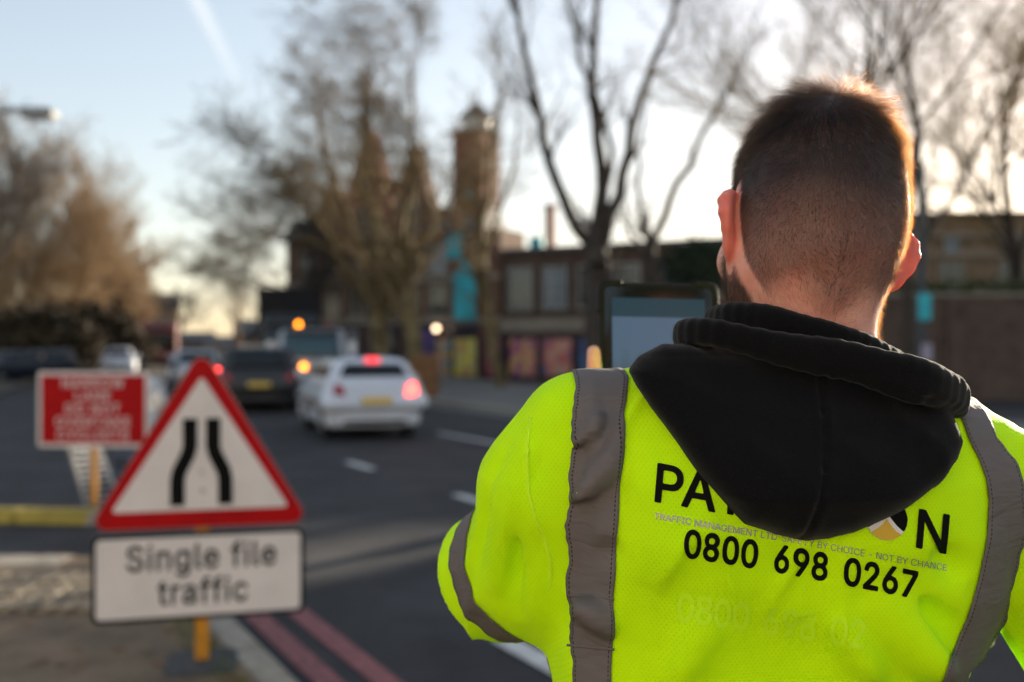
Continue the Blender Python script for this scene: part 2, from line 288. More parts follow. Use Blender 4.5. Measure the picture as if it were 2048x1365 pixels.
# ------------------------------------------------------------------ lettering
GLYPHS = json.loads('''{"-":[453,[337,244,337,188,114,188,114,244]],"0":[453,[227,-7,199,-5,174,1,151,11,130,24,111,41,95,62,80,86,69,113,60,144,53,178,49,214,48,254,49,294,53,330,60,364,69,395,81,422,95,447,112,467,130,484,151,498,174,508,200,514,227,516,254,514,279,508,302,498,323,484,342,467,358,447,372,422,384,395,393,364,400,330,404,294,405,254,404,214,400,178,393,144,384,113,373,86,359,62,342,41,323,24,302,11,279,1,254,-5],[227,50,245,51,261,56,276,63,290,74,303,87,313,103,323,122,330,144,336,168,340,194,343,223,344,254,343,285,340,314,336,341,330,365,323,387,313,405,303,422,290,435,276,446,261,453,245,458,227,460,209,458,192,453,177,446,163,435,151,422,140,405,131,387,123,365,117,341,113,314,110,285,109,254,110,223,113,194,117,168,123,144,131,122,140,103,151,87,163,74,177,63,192,56,209,51]],"1":[453,[76,0,76,55,391,55,391,0],[276,509,276,0,212,0,212,448,209,448,86,358,86,427,198,509]],"2":[453,[64,0,64,47,234,229,282,282,311,327,320,371,319,385,317,397,313,408,308,419,301,428,293,436,283,443,273,449,224,460,209,459,196,457,184,453,172,447,162,441,153,433,145,424,139,413,134,402,130,390,128,376,127,362,66,362,67,384,71,405,77,424,86,442,98,459,111,473,126,486,143,496,162,505,182,511,203,514,225,516,247,514,268,511,288,505,306,497,323,486,337,474,350,461,361,445,370,428,376,411,380,392,381,372,371,318,336,259,267,180,153,60,153,57,389,57,389,0]],"3":[453,[218,-7,195,-6,173,-3,152,2,133,10,114,19,98,30,83,43,70,57,60,74,52,91,46,111,44,132,109,132,111,119,115,107,120,97,126,87,134,78,144,71,154,64,165,59,219,50,275,61,287,67,297,74,307,83,315,93,321,104,325,116,328,130,329,145,328,158,326,172,322,184,316,196,308,207,299,217,288,226,275,234,260,240,242,244,223,247,201,248,157,248,157,299,288,448,288,452,70,452,70,509,372,509,372,461,211,278,211,289,239,290,264,288,287,284,308,276,327,265,344,253,359,239,371,222,381,205,387,186,392,166,393,145,392,123,387,103,380,84,370,66,358,50,344,36,327,23,309,12,288,4,266,-2,243,-6]],"4":[453,[40,105,40,158,247,509,311,509,109,166,109,163,413,163,413,105],[282,0,282,121,282,146,282,318,343,318,343,0]],"5":[453,[221,-7,199,-6,178,-2,159,3,140,11,123,21,108,32,94,45,83,60,73,76,66,93,62,111,60,130,122,130,124,119,127,108,132,98,138,89,173,60,221,50,236,51,250,53,264,58,276,64,288,72,298,82,307,92,314,104,320,117,324,131,327,146,328,162,327,178,324,193,320,208,314,221,306,233,297,244,286,254,275,262,262,269,248,273,233,276,218,277,167,268,128,246,67,253,96,509,366,509,366,452,151,452,134,301,136,301,178,325,229,334,247,333,263,330,279,326,294,321,308,314,321,306,334,296,345,285,355,273,364,260,372,246,379,231,384,215,388,199,390,181,391,163,390,139,385,117,379,95,369,76,357,57,343,41,327,27,309,15,289,6,268,-1,245,-5]],"6":[453,[226,-7,203,-5,182,-1,161,5,142,15,125,26,109,40,96,56,84,74,75,94,69,115,65,138,64,162,65,180,68,199,73,219,80,239,137,340,252,509,322,509,151,261,145,261,165,288,196,307,235,314,257,313,278,309,298,303,316,295,332,284,346,271,359,257,370,240,378,221,384,201,388,180,389,157,388,134,384,112,377,92,368,73,356,55,343,39,327,26,310,14,291,5,271,-2,249,-6],[226,48,241,49,254,52,267,56,279,63,289,70,299,79,307,90,314,101,320,114,324,128,327,142,327,157,327,173,324,187,320,201,314,213,307,225,299,235,289,244,279,251,267,258,254,262,241,264,226,265,212,264,198,262,186,258,174,252,163,244,153,235,145,225,138,214,132,201,128,188,126,174,125,158,126,143,128,128,132,114,138,102,145,90,153,79,163,70,174,63,186,56,198,52,212,49]],"7":[453,[97,0,323,448,323,452,62,452,62,509,391,509,391,449,165,0]],"8":[453,[226,-7,201,-6,178,-2,156,3,136,11,117,21,101,33,86,47,74,62,64,78,57,96,53,115,52,135,53,151,55,166,59,181,65,195,72,208,81,220,90,231,101,241,113,249,125,256,139,261,153,265,153,267,135,273,119,282,105,293,93,308,83,324,76,342,72,360,70,380,72,399,75,417,82,434,90,450,101,464,114,477,129,488,146,498,164,506,184,511,204,514,226,516,248,514,269,511,288,506,306,498,323,488,337,477,350,464,361,450,370,434,377,417,380,399,382,380,380,361,376,342,369,324,359,308,347,293,333,282,318,273,300,267,300,265,314,261,327,256,339,249,351,241,362,231,372,220,380,208,387,195,393,181,397,166,400,151,401,135,399,115,395,96,388,78,378,62,366,47,352,33,335,21,317,11,296,3,275,-2,251,-6],[226,49,243,50,258,52,272,55,285,60,296,66,307,74,315,82,323,91,329,102,333,113,336,126,337,139,336,152,333,165,329,177,322,189,314,199,305,208,295,216,283,223,270,228,256,232,242,234,226,235,211,234,196,232,182,228,169,223,157,216,147,208,138,199,130,189,123,177,119,165,116,152,115,139,116,126,119,113,123,102,129,91,136,82,145,74,156,66,167,60,180,55,195,52,210,50],[226,290,274,300,284,306,293,313,300,321,307,330,312,341,316,351,318,363,319,376,318,388,316,399,313,410,308,420,301,429,294,437,285,444,275,449,226,460,177,449,167,444,159,437,151,429,145,420,139,410,136,399,134,388,133,376,134,363,136,351,139,341,145,330,151,321,159,313,168,306,178,300]],"9":[453,[226,516,249,514,271,510,291,503,310,494,328,482,343,468,356,452,368,434,377,414,384,393,388,371,389,347,388,328,385,309,380,290,373,270,315,168,200,0,130,0,301,248,307,248,287,221,257,202,218,195,195,196,175,199,155,206,137,214,121,225,106,237,94,252,83,269,74,287,68,307,65,329,64,352,65,375,69,397,75,417,85,436,96,454,110,469,125,483,143,494,162,504,182,510,203,514],[226,460,212,459,199,457,186,452,174,446,163,438,154,429,145,419,138,407,133,395,129,381,126,367,125,352,126,336,129,322,133,308,138,295,145,284,154,274,163,265,174,257,186,251,199,247,212,244,226,243,240,244,254,247,267,251,279,257,289,265,299,273,307,284,314,295,320,308,324,321,327,335,327,350,327,366,324,381,320,394,314,407,307,419,299,429,290,438,279,446,267,452,254,457,241,459]],"A":[480,[16,0,201,509,276,509,463,0,395,0,287,302,264,372,232,478,245,478,213,371,191,302,85,0],[110,142,110,199,370,199,370,142]],"B":[456,[60,0,60,509,241,509,266,508,289,504,310,499,329,491,345,481,359,469,371,456,381,442,388,426,394,410,397,392,398,374,397,358,395,344,392,331,387,320,356,286,315,267,315,262,327,261,339,257,351,252,363,245,374,237,385,227,394,216,402,203,409,189,414,173,417,155,418,136,417,117,413,100,408,83,400,67,390,52,377,39,362,28,344,18,324,10,301,4,275,1,247,0],[125,57,245,57,272,58,296,63,315,70,330,80,341,92,349,105,354,120,355,137,355,149,352,161,348,173,342,184,335,194,327,203,317,211,306,218,293,224,279,228,264,230,248,231,125,231],[125,285,238,285,288,296,299,302,308,309,316,317,323,326,329,337,333,348,335,359,336,372,334,388,330,403,323,417,313,429,299,439,283,446,263,450,240,452,125,452]],"C":[510,[267,-7,235,-5,205,1,177,11,150,25,126,42,104,63,86,88,70,115,57,146,48,179,42,215,40,254,42,293,48,329,57,362,70,393,86,421,104,445,126,466,150,484,177,498,205,508,235,514,267,516,340,504,357,498,373,490,388,481,402,471,415,460,427,447,438,433,448,418,456,402,463,385,469,367,473,348,408,348,389,395,357,428,315,449,267,456,245,454,223,450,203,443,184,432,166,419,150,403,137,385,125,364,116,340,109,314,105,285,103,254,105,223,109,194,116,168,125,145,137,123,151,105,166,89,184,76,203,66,223,59,245,54,267,53,315,60,357,81,389,114,408,160,473,160,469,142,463,124,457,107,448,91,438,76,428,62,416,49,402,38,388,28,373,19,357,11,341,5,323,0,305,-4,286,-6]],"D":[502,[219,0,96,0,96,57,215,57,244,58,272,63,296,70,318,81,337,94,354,110,368,128,379,149,388,172,394,198,398,226,399,255,398,285,394,312,388,337,379,361,368,381,354,399,338,415,320,428,299,438,275,446,249,450,221,452,93,452,93,509,225,509,261,507,294,501,325,492,353,478,377,461,399,441,418,418,433,391,446,361,455,329,460,293,462,255,460,217,455,181,446,149,433,119,417,92,398,68,376,48,351,31,322,17,291,8,256,2],[125,509,125,0,60,0,60,509]],"E":[419,[60,0,60,509,372,509,372,452,125,452,125,286,355,286,355,229,125,229,125,57,375,57,375,0]],"F":[410,[60,0,60,509,369,509,369,452,125,452,125,278,346,278,346,221,125,221,125,0]],"G":[520,[269,-7,236,-5,205,1,176,11,149,25,125,43,104,64,85,88,69,116,57,146,47,179,42,215,40,254,42,293,47,329,57,362,69,393,85,421,103,445,125,466,149,484,175,498,203,508,233,514,265,516,285,515,304,513,322,509,340,504,358,497,374,489,389,480,403,469,416,458,429,445,439,431,449,416,458,401,465,384,470,367,474,349,408,349,387,393,356,427,315,448,265,456,243,454,222,450,202,443,183,432,166,419,150,404,137,385,125,364,116,340,109,314,105,285,103,254,105,223,109,194,116,168,125,145,137,124,151,105,166,90,184,76,203,66,224,59,246,54,269,53,290,54,309,57,328,63,345,71,360,81,374,93,386,107,396,123,404,141,410,160,414,180,415,202,434,199,283,199,283,256,478,256,478,200,476,170,471,141,463,115,451,91,436,69,419,50,399,33,377,19,352,8,326,0,298,-5]],"H":[517,[60,0,60,509,125,509,125,289,392,289,392,509,457,509,457,0,392,0,392,232,125,232,125,0]],"I":[301,[31,0,31,57,118,57,118,452,31,452,31,509,269,509,269,452,183,452,183,57,269,57,269,0]],"K":[467,[104,145,104,216,139,261,174,303,212,344,364,509,448,509,231,276,228,276],[60,0,60,509,125,509,125,334,124,225,125,193,125,0],[372,0,188,259,228,309,449,0]],"L":[393,[60,0,60,509,125,509,125,57,361,57,361,0]],"M":[628,[60,0,60,509,152,509,277,187,287,159,299,123,311,84,322,49,307,49,318,83,330,121,342,158,352,187,476,509,568,509,568,0,504,0,504,291,504,327,505,369,506,413,507,457,513,457,498,409,482,363,467,322,456,291,342,0,286,0,170,291,159,321,145,361,129,408,112,457,119,457,120,416,121,372,122,328,122,291,122,0]],"N":[523,[60,0,60,509,136,509,343,183,363,151,388,107,414,55,405,54,401,108,399,157,399,195,399,509,463,509,463,0,387,0,202,290,177,331,148,381,108,452,119,454,122,384,124,328,125,291,125,0]],"O":[533,[267,-7,235,-5,205,1,177,11,150,25,126,42,105,63,86,88,70,115,57,146,48,179,42,215,40,254,42,293,48,329,57,362,70,393,86,421,105,445,126,466,150,484,177,498,205,508,235,514,267,516,299,514,329,508,357,498,384,484,408,466,429,445,448,421,464,393,477,362,486,329,491,293,493,254,491,215,486,179,477,146,464,115,448,88,429,63,408,42,384,25,357,11,329,1,299,-5],[267,53,289,54,310,59,330,66,349,76,367,89,383,105,396,123,408,144,418,168,425,194,429,223,430,254,429,286,425,314,418,341,408,365,396,386,383,404,367,420,349,433,330,443,310,450,289,454,267,456,245,454,223,450,203,443,184,433,167,420,151,404,137,385,125,364,116,340,109,314,105,285,103,254,105,223,109,194,116,168,125,144,137,123,151,105,167,89,184,76,203,66,223,59,245,54]],"P":[445,[60,0,60,509,235,509,263,507,289,503,312,497,332,487,350,476,366,462,379,447,390,430,398,411,404,391,407,370,409,348,407,325,404,304,398,284,390,265,379,248,366,233,350,219,332,207,312,198,289,191,263,187,235,186,109,186,109,242,233,242,252,243,269,246,284,250,297,256,308,264,318,272,327,282,333,294,338,306,342,319,344,333,344,348,344,362,342,376,338,389,333,402,326,413,318,423,308,431,297,439,284,444,268,449,251,451,232,452,125,452,125,0]],"R":[449,[60,0,60,509,236,509,264,507,290,504,313,497,333,489,351,478,367,465,380,450,390,433,399,415,405,395,408,374,409,352,408,330,405,309,399,290,390,271,380,255,367,240,351,228,333,217,312,209,289,203,264,199,236,198,96,198,96,255,234,255,252,256,269,258,284,262,298,267,309,273,319,281,327,290,334,300,339,312,342,324,344,338,345,352,344,367,342,380,339,393,334,405,327,415,319,425,309,433,298,440,284,445,269,449,252,451,233,452,125,452,125,0],[353,0,230,229,303,229,428,0]],"S":[447,[224,-9,197,-8,172,-4,149,1,128,9,108,19,91,31,76,45,64,60,54,77,46,96,41,115,38,137,104,137,107,123,110,110,116,98,123,88,132,79,142,71,154,64,166,59,224,49,241,50,257,52,272,55,286,60,299,66,311,74,321,82,329,92,336,102,341,114,345,126,346,139,345,151,342,161,338,171,332,179,296,205,245,222,184,239,154,249,128,260,105,274,86,289,71,307,60,326,54,348,52,372,53,393,58,413,65,431,75,448,87,463,102,476,119,488,138,498,158,506,180,511,203,514,227,516,252,514,275,511,296,505,316,498,334,488,351,476,365,463,377,449,387,433,394,415,399,397,401,378,337,378,334,396,326,412,316,426,302,437,286,447,267,453,247,457,225,459,209,458,194,456,180,452,167,448,156,442,145,435,136,427,129,418,123,409,118,398,116,387,115,376,116,363,119,352,124,342,131,334,169,308,212,293,264,279,312,264,359,238,395,198,401,185,405,171,407,155,408,139,407,118,403,99,396,81,386,64,374,48,360,34,343,21,323,11,302,2,278,-4,252,-8]],"T":[449,[32,452,32,509,417,509,417,452,257,452,257,0,193,0,193,452]],"V":[480,[204,0,16,509,84,509,192,206,215,137,248,31,235,31,267,138,290,206,395,509,463,509,278,0]],"W":[686,[155,0,16,509,82,509,163,196,175,145,187,94,197,40,189,40,200,94,211,145,224,196,306,509,380,509,462,196,474,145,486,94,497,40,488,40,499,94,510,145,523,196,603,509,670,509,530,0,455,0,368,323,351,391,336,475,350,475,335,395,318,323,230,0]],"Y":[472,[203,0,203,208,16,509,91,509,192,344,222,292,250,230,224,230,251,293,280,344,381,509,455,509,268,208,268,0]],"a":[389,[160,-9,142,-8,126,-5,110,-1,94,5,80,12,68,22,57,32,48,45,40,58,35,73,31,90,30,108,31,123,34,138,38,150,43,161,50,171,58,179,67,187,78,193,125,211,178,220,234,227,265,235,270,238,273,243,275,248,276,255,276,257,267,297,240,322,196,331,149,322,118,301,100,274,41,291,48,308,57,322,67,335,79,346,91,355,104,364,118,370,133,375,194,384,239,379,286,360,296,353,306,343,315,333,322,320,329,306,333,290,336,272,337,251,337,0,277,0,277,52,272,52,252,25,215,1],[170,45,187,46,202,49,216,53,228,59,239,66,248,74,257,83,263,93,269,104,272,115,275,126,276,138,276,190,259,182,231,176,200,171,175,168,134,159,103,139,98,132,95,124,93,115,92,105,102,72,130,52]],"c":[396,[207,-8,182,-7,159,-2,137,6,117,16,98,30,82,46,68,64,56,85,46,108,40,133,36,159,34,187,36,216,40,243,46,268,56,291,68,312,82,330,98,346,117,360,137,371,159,378,182,383,207,384,260,377,305,356,340,322,362,277,303,262,290,289,270,311,242,325,207,330,189,329,173,325,158,319,145,310,134,300,124,287,115,274,108,258,103,242,99,224,97,206,96,187,97,169,99,151,103,134,108,117,115,102,124,89,134,76,145,66,158,57,173,51,189,48,207,46,243,52,271,66,292,89,304,117,363,102,341,56,306,21,261,-1]],"e":[404,[212,-8,185,-7,161,-2,138,6,117,16,98,30,82,46,68,64,56,85,46,108,40,132,35,159,34,187,35,215,39,242,46,267,55,290,67,311,81,329,97,346,115,359,135,370,157,378,180,383,205,384,266,374,280,368,294,361,307,351,319,341,331,329,341,315,350,299,357,282,363,263,368,242,370,219,371,194,371,169,75,169,75,221,338,221,310,202,309,220,307,237,303,254,298,269,291,282,283,294,273,305,263,314,250,321,237,326,222,329,205,330,189,329,173,326,159,321,146,313,135,304,125,294,116,282,109,270,103,256,99,241,97,226,96,211,96,178,97,157,100,139,104,122,110,106,118,92,128,80,139,70,151,61,165,55,179,50,195,47,212,46,254,53,285,73,306,105,365,91,360,77,353,63,345,51,335,39,324,29,311,19,298,11,283,4,266,-1,249,-5,231,-7]],"f":[254,[228,379,228,327,6,327,6,379],[81,0,81,432,82,447,84,461,89,474,96,486,104,496,113,505,124,513,135,519,187,530,222,527,243,521,227,468,215,472,195,474,182,473,171,470,162,466,154,460,149,452,145,443,142,431,142,419,142,0]],"g":[425,[207,-151,187,-150,168,-148,150,-144,134,-140,82,-110,51,-69,101,-41,122,-66,154,-88,207,-97,229,-96,249,-92,267,-85,282,-75,295,-62,304,-47,310,-28,311,-6,311,68,306,68,287,41,252,16,241,11,227,8,212,5,195,5,173,6,152,10,132,17,113,27,95,39,80,53,67,71,55,90,46,112,39,136,35,163,34,191,35,220,39,246,46,271,55,293,66,314,80,332,95,347,112,361,131,371,152,378,173,383,196,384,213,384,228,382,242,378,253,373,288,346,308,319,313,319,313,379,372,379,372,-9,371,-32,367,-54,360,-73,350,-90,338,-104,324,-117,308,-127,291,-136,271,-142,251,-147,229,-150],[205,59,222,60,237,63,251,68,264,75,275,84,285,95,293,107,300,121,305,137,309,154,312,172,312,193,312,212,309,231,305,248,300,264,293,278,285,291,275,303,264,312,251,320,237,325,222,329,205,330,188,329,172,325,158,320,145,312,134,302,124,290,115,277,109,262,103,246,99,229,97,212,96,193,97,173,99,155,103,138,109,123,116,108,124,96,134,85,145,76,158,68,172,63,188,60]],"i":[167,[53,0,53,379,114,379,114,0],[84,443,75,444,67,446,60,449,54,455,48,461,44,468,42,475,41,483,42,491,44,499,48,506,54,512,60,517,67,521,75,523,84,524,92,523,100,521,107,517,114,512,119,506,123,499,126,491,126,483,126,475,123,468,119,461,114,455,107,449,100,446,92,444]],"l":[189,[139,-2,119,-1,101,3,86,10,74,20,65,33,58,47,54,65,53,84,53,509,114,509,114,99,120,62,124,58,130,54,137,53,146,52,160,53,170,54,181,3,162,-1]],"n":[410,[114,227,114,0,53,0,53,379,112,379,112,287,102,287,112,312,124,332,137,349,152,362,169,372,187,379,207,383,227,384,246,383,264,380,280,376,295,369,309,360,321,349,332,336,341,321,348,304,353,285,356,264,357,240,357,0,296,0,296,235,295,256,290,275,283,291,273,304,260,315,246,323,229,328,210,329,197,328,184,326,172,322,161,317,150,311,141,303,133,293,126,283,121,271,117,257,114,243]],"r":[259,[53,0,53,379,112,379,112,321,115,321,122,335,130,347,140,358,152,367,166,375,181,380,196,384,213,385,229,384,243,384,243,322,230,324,207,326,194,325,182,323,170,319,159,315,149,309,140,301,132,293,126,284,121,273,117,262,114,250,114,237,114,0]],"t":[227,[204,379,204,327,6,327,6,379],[65,471,126,471,126,98,127,86,128,76,132,68,136,61,142,56,150,53,159,51,170,50,185,51,202,54,213,2,192,-3,168,-4,145,-3,125,2,107,10,92,21,80,35,72,52,67,71,65,93]]}''')


def outline_mesh(contours, cell, grow=0.0):
    """flat mesh of closed outlines (non-zero winding), fattened by grow, made of small cells so that it can be laid on cloth"""
    segs = np.array([(c[i - 1][0], c[i - 1][1], c[i][0], c[i][1]) for c in contours for i in range(len(c))], float)
    lo = segs.reshape(-1, 2).min(0) - grow - 1.7 * cell
    hi = segs.reshape(-1, 2).max(0) + grow + 1.7 * cell
    n = np.ceil((hi - lo) / cell).astype(int) + 1
    X, Y = np.meshgrid(lo[0] + np.arange(n[0]) * cell, lo[1] + np.arange(n[1]) * cell, indexing='ij')
    P = np.stack([X.ravel(), Y.ravel()], 1)
    a, b = segs[:, :2], segs[:, 2:]
    e = b - a
    w = P[:, None] - a[None]
    t = np.clip((w * e[None]).sum(2) / ((e * e).sum(1) + 1e-12)[None], 0, 1)
    d = np.sqrt((((w - t[:, :, None] * e[None]) ** 2).sum(2)).min(1))
    up = (a[None, :, 1] <= P[:, None, 1]) & (b[None, :, 1] > P[:, None, 1])
    dn = (a[None, :, 1] > P[:, None, 1]) & (b[None, :, 1] <= P[:, None, 1])
    left = e[None, :, 0] * w[:, :, 1] - e[None, :, 1] * w[:, :, 0]
    wind = (up & (left > 0)).sum(1) - (dn & (left < 0)).sum(1)
    f = (np.where(wind != 0, -d, d) - grow).reshape(n)
    V, F, ix = [], [], {}

    def vert(key, p):
        if key not in ix:
            ix[key] = len(V)
            V.append((p[0], p[1], 0.0))
        return ix[key]
    act = (np.minimum(np.minimum(f[:-1, :-1], f[1:, :-1]), np.minimum(f[:-1, 1:], f[1:, 1:])) < 0)
    for i, j in np.argwhere(act):
        cs = ((i, j), (i + 1, j), (i + 1, j + 1), (i, j + 1))
        poly = []
        for k in range(4):
            c0, c1 = cs[k], cs[(k + 1) % 4]
            f0, f1 = f[c0], f[c1]
            if f0 < 0:
                poly.append(vert(c0, (X[c0], Y[c0])))
            if (f0 < 0) != (f1 < 0):
                q = f0 / (f0 - f1)
                poly.append(vert((min(c0, c1), max(c0, c1)), (X[c0] + q * (X[c1] - X[c0]), Y[c0] + q * (Y[c1] - Y[c0]))))
        if len(poly) >= 3: F.append(poly)
    return np.array(V), F


_gl = {}


def text_words(text, size, bold=0.0, spacing=0.0, align='C', space=0.28, fit=None):
    """flat lettering in the xy plane, cap height = size: one mesh per word; fit = wanted total width"""
    k = size / 509.0
    if fit:
        nat = sum(space * size / .72 if c == ' ' else GLYPHS[c][0] * k for c in text)
        spacing = (fit - nat) / max(1, len(text) - 1)
    x = 0.0
    words_, cur = [], ([], [], 0)
    for ch in text + ' ':
        if ch == ' ':
            if cur[0]: words_.append((np.concatenate(cur[0]), cur[1]))
            cur = ([], [], 0)
            x += space * size / .72 + spacing
            continue
        if (ch, bold) not in _gl:
            _gl[ch, bold] = outline_mesh([[(sp[i], sp[i + 1]) for i in range(0, len(sp), 2)] for sp in GLYPHS[ch][1:]], 15.0, bold * 509)
        V, F = _gl[ch, bold]
        cur[0].append(V * k + np.array((x, 0, 0)))
        cur[1].extend([[q + cur[2] for q in f] for f in F])
        cur = (cur[0], cur[1], cur[2] + len(V))
        x += GLYPHS[ch][0] * k + spacing
    lo, hi = min(w[0][:, 0].min() for w in words_), max(w[0][:, 0].max() for w in words_)
    dx = -(lo + hi) / 2 if align == 'C' else -lo
    return [np_mesh("lettering", w[0] + np.array((dx, 0, 0)), w[1]) for w in words_]


# ------------------------------------------------------------------ signed-distance modelling (smooth bodies, cloth, car bodies)
def smin(a, b, k):
    if k <= 0: return np.minimum(a, b)
    h = np.maximum(k - np.abs(a - b), 0) / k
    return np.minimum(a, b) - h * h * k * .25


def smax(a, b, k):
    return -smin(-a, -b, k)


def rcone(P, a, b, ra, rb):
    a, b = np.asarray(a, np.float32), np.asarray(b, np.float32)
    ab = b - a
    t = np.clip((P - a) @ ab / (ab @ ab + 1e-12), 0, 1)
    return np.linalg.norm(P - a - t[:, None] * ab, axis=1) - (ra + (rb - ra) * t)


def ell(P, c, r):
    q = (P - np.asarray(c, np.float32)) / np.asarray(r, np.float32)
    k0 = np.linalg.norm(q, axis=1)
    k1 = np.linalg.norm(q / np.asarray(r, np.float32), axis=1)
    return k0 * (k0 - 1) / (k1 + 1e-9)


def sellip(P, c, r, n):
    q = np.abs(P - np.asarray(c, np.float32)) / np.asarray(r, np.float32)
    return ((q ** n).sum(1) ** (1 / n) - 1) * min(r)


def chain(P, pts, rad, k=0.0):
    d = None
    for i in range(len(pts) - 1):
        e = rcone(P, pts[i], pts[i + 1], rad[i], rad[i + 1])
        d = e if d is None else smin(d, e, k)
    return d


def rbox(P, c, half, r):
    q = np.abs(P - np.asarray(c, np.float32)) - (np.asarray(half, np.float32) - r)
    return np.linalg.norm(np.maximum(q, 0), axis=1) + np.minimum(q.max(1), 0) - r


def local(P, c, r, f):
    """evaluate f only near c; elsewhere a safe distance"""
    d = np.linalg.norm(P - np.asarray(c, np.float32), axis=1) - (r - .05)
    m = d < .05
    if m.any():
        d[m] = f(P[m])
    return d


def noise3(P, f, seed=0):
    """cheap smooth pseudo noise, about -1..1"""
    r = np.random.default_rng(seed)
    out = 0
    for i in range(5):
        k = r.normal(size=3)
        k = k / np.linalg.norm(k) * f * (0.7 + .25 * i)
        out = out + np.sin(P @ k.astype(np.float32) + r.uniform(0, 6.28)) * (1 - .1 * i)
    return out / 2.6


def grad(f, P, e=1e-3):
    g = np.empty_like(P)
    for i in range(3):
        d = np.zeros(3, np.float32)
        d[i] = e
        g[:, i] = f(P + d) - f(P - d)
    return g / (2 * e)


def march_out(f, O, D, tmax=0.6, step=0.6, n=90):
    """from outside along D to the surface (or from inside outwards: use D and sign -1 via f negated)"""
    O, D = np.asarray(O, np.float32), np.asarray(D, np.float32)
    t = np.zeros(len(O), np.float32)
    for _ in range(n):
        d = f(O + D * t[:, None])
        t = np.minimum(t + d * step, tmax)
    return O + D * t[:, None]


def mesh_sdf(f, lo, hi, h, B=8, slack=1.4, batch=350):
    lo, hi = np.asarray(lo, np.float64), np.asarray(hi, np.float64)
    nb = np.ceil((hi - lo) / (h * B)).astype(int)
    s = B * h
    ii = np.stack(np.meshgrid(*[np.arange(n) for n in nb], indexing='ij'), -1).reshape(-1, 3)
    d = np.concatenate([f((lo + (c + .5) * s).astype(np.float32)) for c in np.array_split(ii, max(1, len(ii) // 200000))])
    keep = ii[np.abs(d) < s * .87 * slack]
    N = nb * B + 1
    idx = np.arange(B + 1)
    off = np.stack(np.meshgrid(idx, idx, idx, indexing='ij'), -1)
    ids, vs, quads = [], [], []
    E = [((0, 0, 0), (1, 0, 0)), ((0, 1, 0), (1, 1, 0)), ((0, 0, 1), (1, 0, 1)), ((0, 1, 1), (1, 1, 1)),
         ((0, 0, 0), (0, 1, 0)), ((1, 0, 0), (1, 1, 0)), ((0, 0, 1), (0, 1, 1)), ((1, 0, 1), (1, 1, 1)),
         ((0, 0, 0), (0, 0, 1)), ((1, 0, 0), (1, 0, 1)), ((0, 1, 0), (0, 1, 1)), ((1, 1, 0), (1, 1, 1))]

    def cid(i): return (i[..., 0] * N[1] + i[..., 1]) * N[2] + i[..., 2]
    for k in range(0, len(keep), batch):
        blk = keep[k:k + batch]
        gi = blk[:, None, None, None, :] * B + off[None]
        P = (lo + gi * h).reshape(-1, 3).astype(np.float32)
        v = f(P).reshape(gi.shape[:-1])
        ins = v < 0
        sub = lambda c: (slice(None),) + tuple(slice(q, q + B) for q in c)
        cnt = sum(ins[sub((a, b, c))].astype(np.int8) for a in (0, 1) for b in (0, 1) for c in (0, 1))
        act = (cnt > 0) & (cnt < 8)
        w = np.argwhere(act)
        if len(w) == 0: continue
        acc = np.zeros((len(w), 3))
        n = np.zeros(len(w))
        for a, b in E:
            va = v[w[:, 0], w[:, 1] + a[0], w[:, 2] + a[1], w[:, 3] + a[2]]
            vb = v[w[:, 0], w[:, 1] + b[0], w[:, 2] + b[1], w[:, 3] + b[2]]
            x = (va < 0) != (vb < 0)
            t = np.where(x, va / np.where(x, va - vb, 1), 0)[:, None]
            acc += np.where(x[:, None], np.array(a) + t * (np.array(b) - np.array(a)), 0)
            n += x
        cell = blk[w[:, 0]] * B + w[:, 1:]
        vs.append(lo + (cell + acc / n[:, None]) * h)
        ids.append(cid(cell))
        base = ins[sub((0, 0, 0))]
        for ax in range(3):
            c = [0, 0, 0]
            c[ax] = 1
            x = base != ins[sub(c)]
            q = np.argwhere(x)
            if len(q) == 0: continue
            ce = blk[q[:, 0]] * B + q[:, 1:]
            u, w_ = [(1, 2), (2, 0), (0, 1)][ax]
            du, dw = np.zeros(3, int), np.zeros(3, int)
            du[u], dw[w_] = 1, 1
            four = np.stack([cid(ce - du - dw), cid(ce - dw), cid(ce), cid(ce - du)], 1)
            fl = ~base[q[:, 0], q[:, 1], q[:, 2], q[:, 3]]
            four[fl] = four[fl][:, ::-1]
            quads.append(four)
    ids = np.concatenate(ids)
    vs = np.concatenate(vs)
    quads = np.concatenate(quads)
    o = np.argsort(ids)
    ids, vs = ids[o], vs[o]
    pos = np.clip(np.searchsorted(ids, quads), 0, len(ids) - 1)
    ok = (ids[pos] == quads).all(1)
    return vs.astype(np.float32), pos[ok].astype(np.int32)


def sdf_obj(name, f, lo, hi, h, m, parent=None, slack=1.4):
    V, Q = mesh_sdf(f, lo, hi, h, slack=slack)
    return link(name, np_mesh(name, V, Q, True), parent, m)


def grid_faces(nu, nv):
    i = np.arange(nu * nv).reshape(nu, nv)
    return np.stack([i[:-1, :-1], i[1:, :-1], i[1:, 1:], i[:-1, 1:]], -1).reshape(-1, 4)


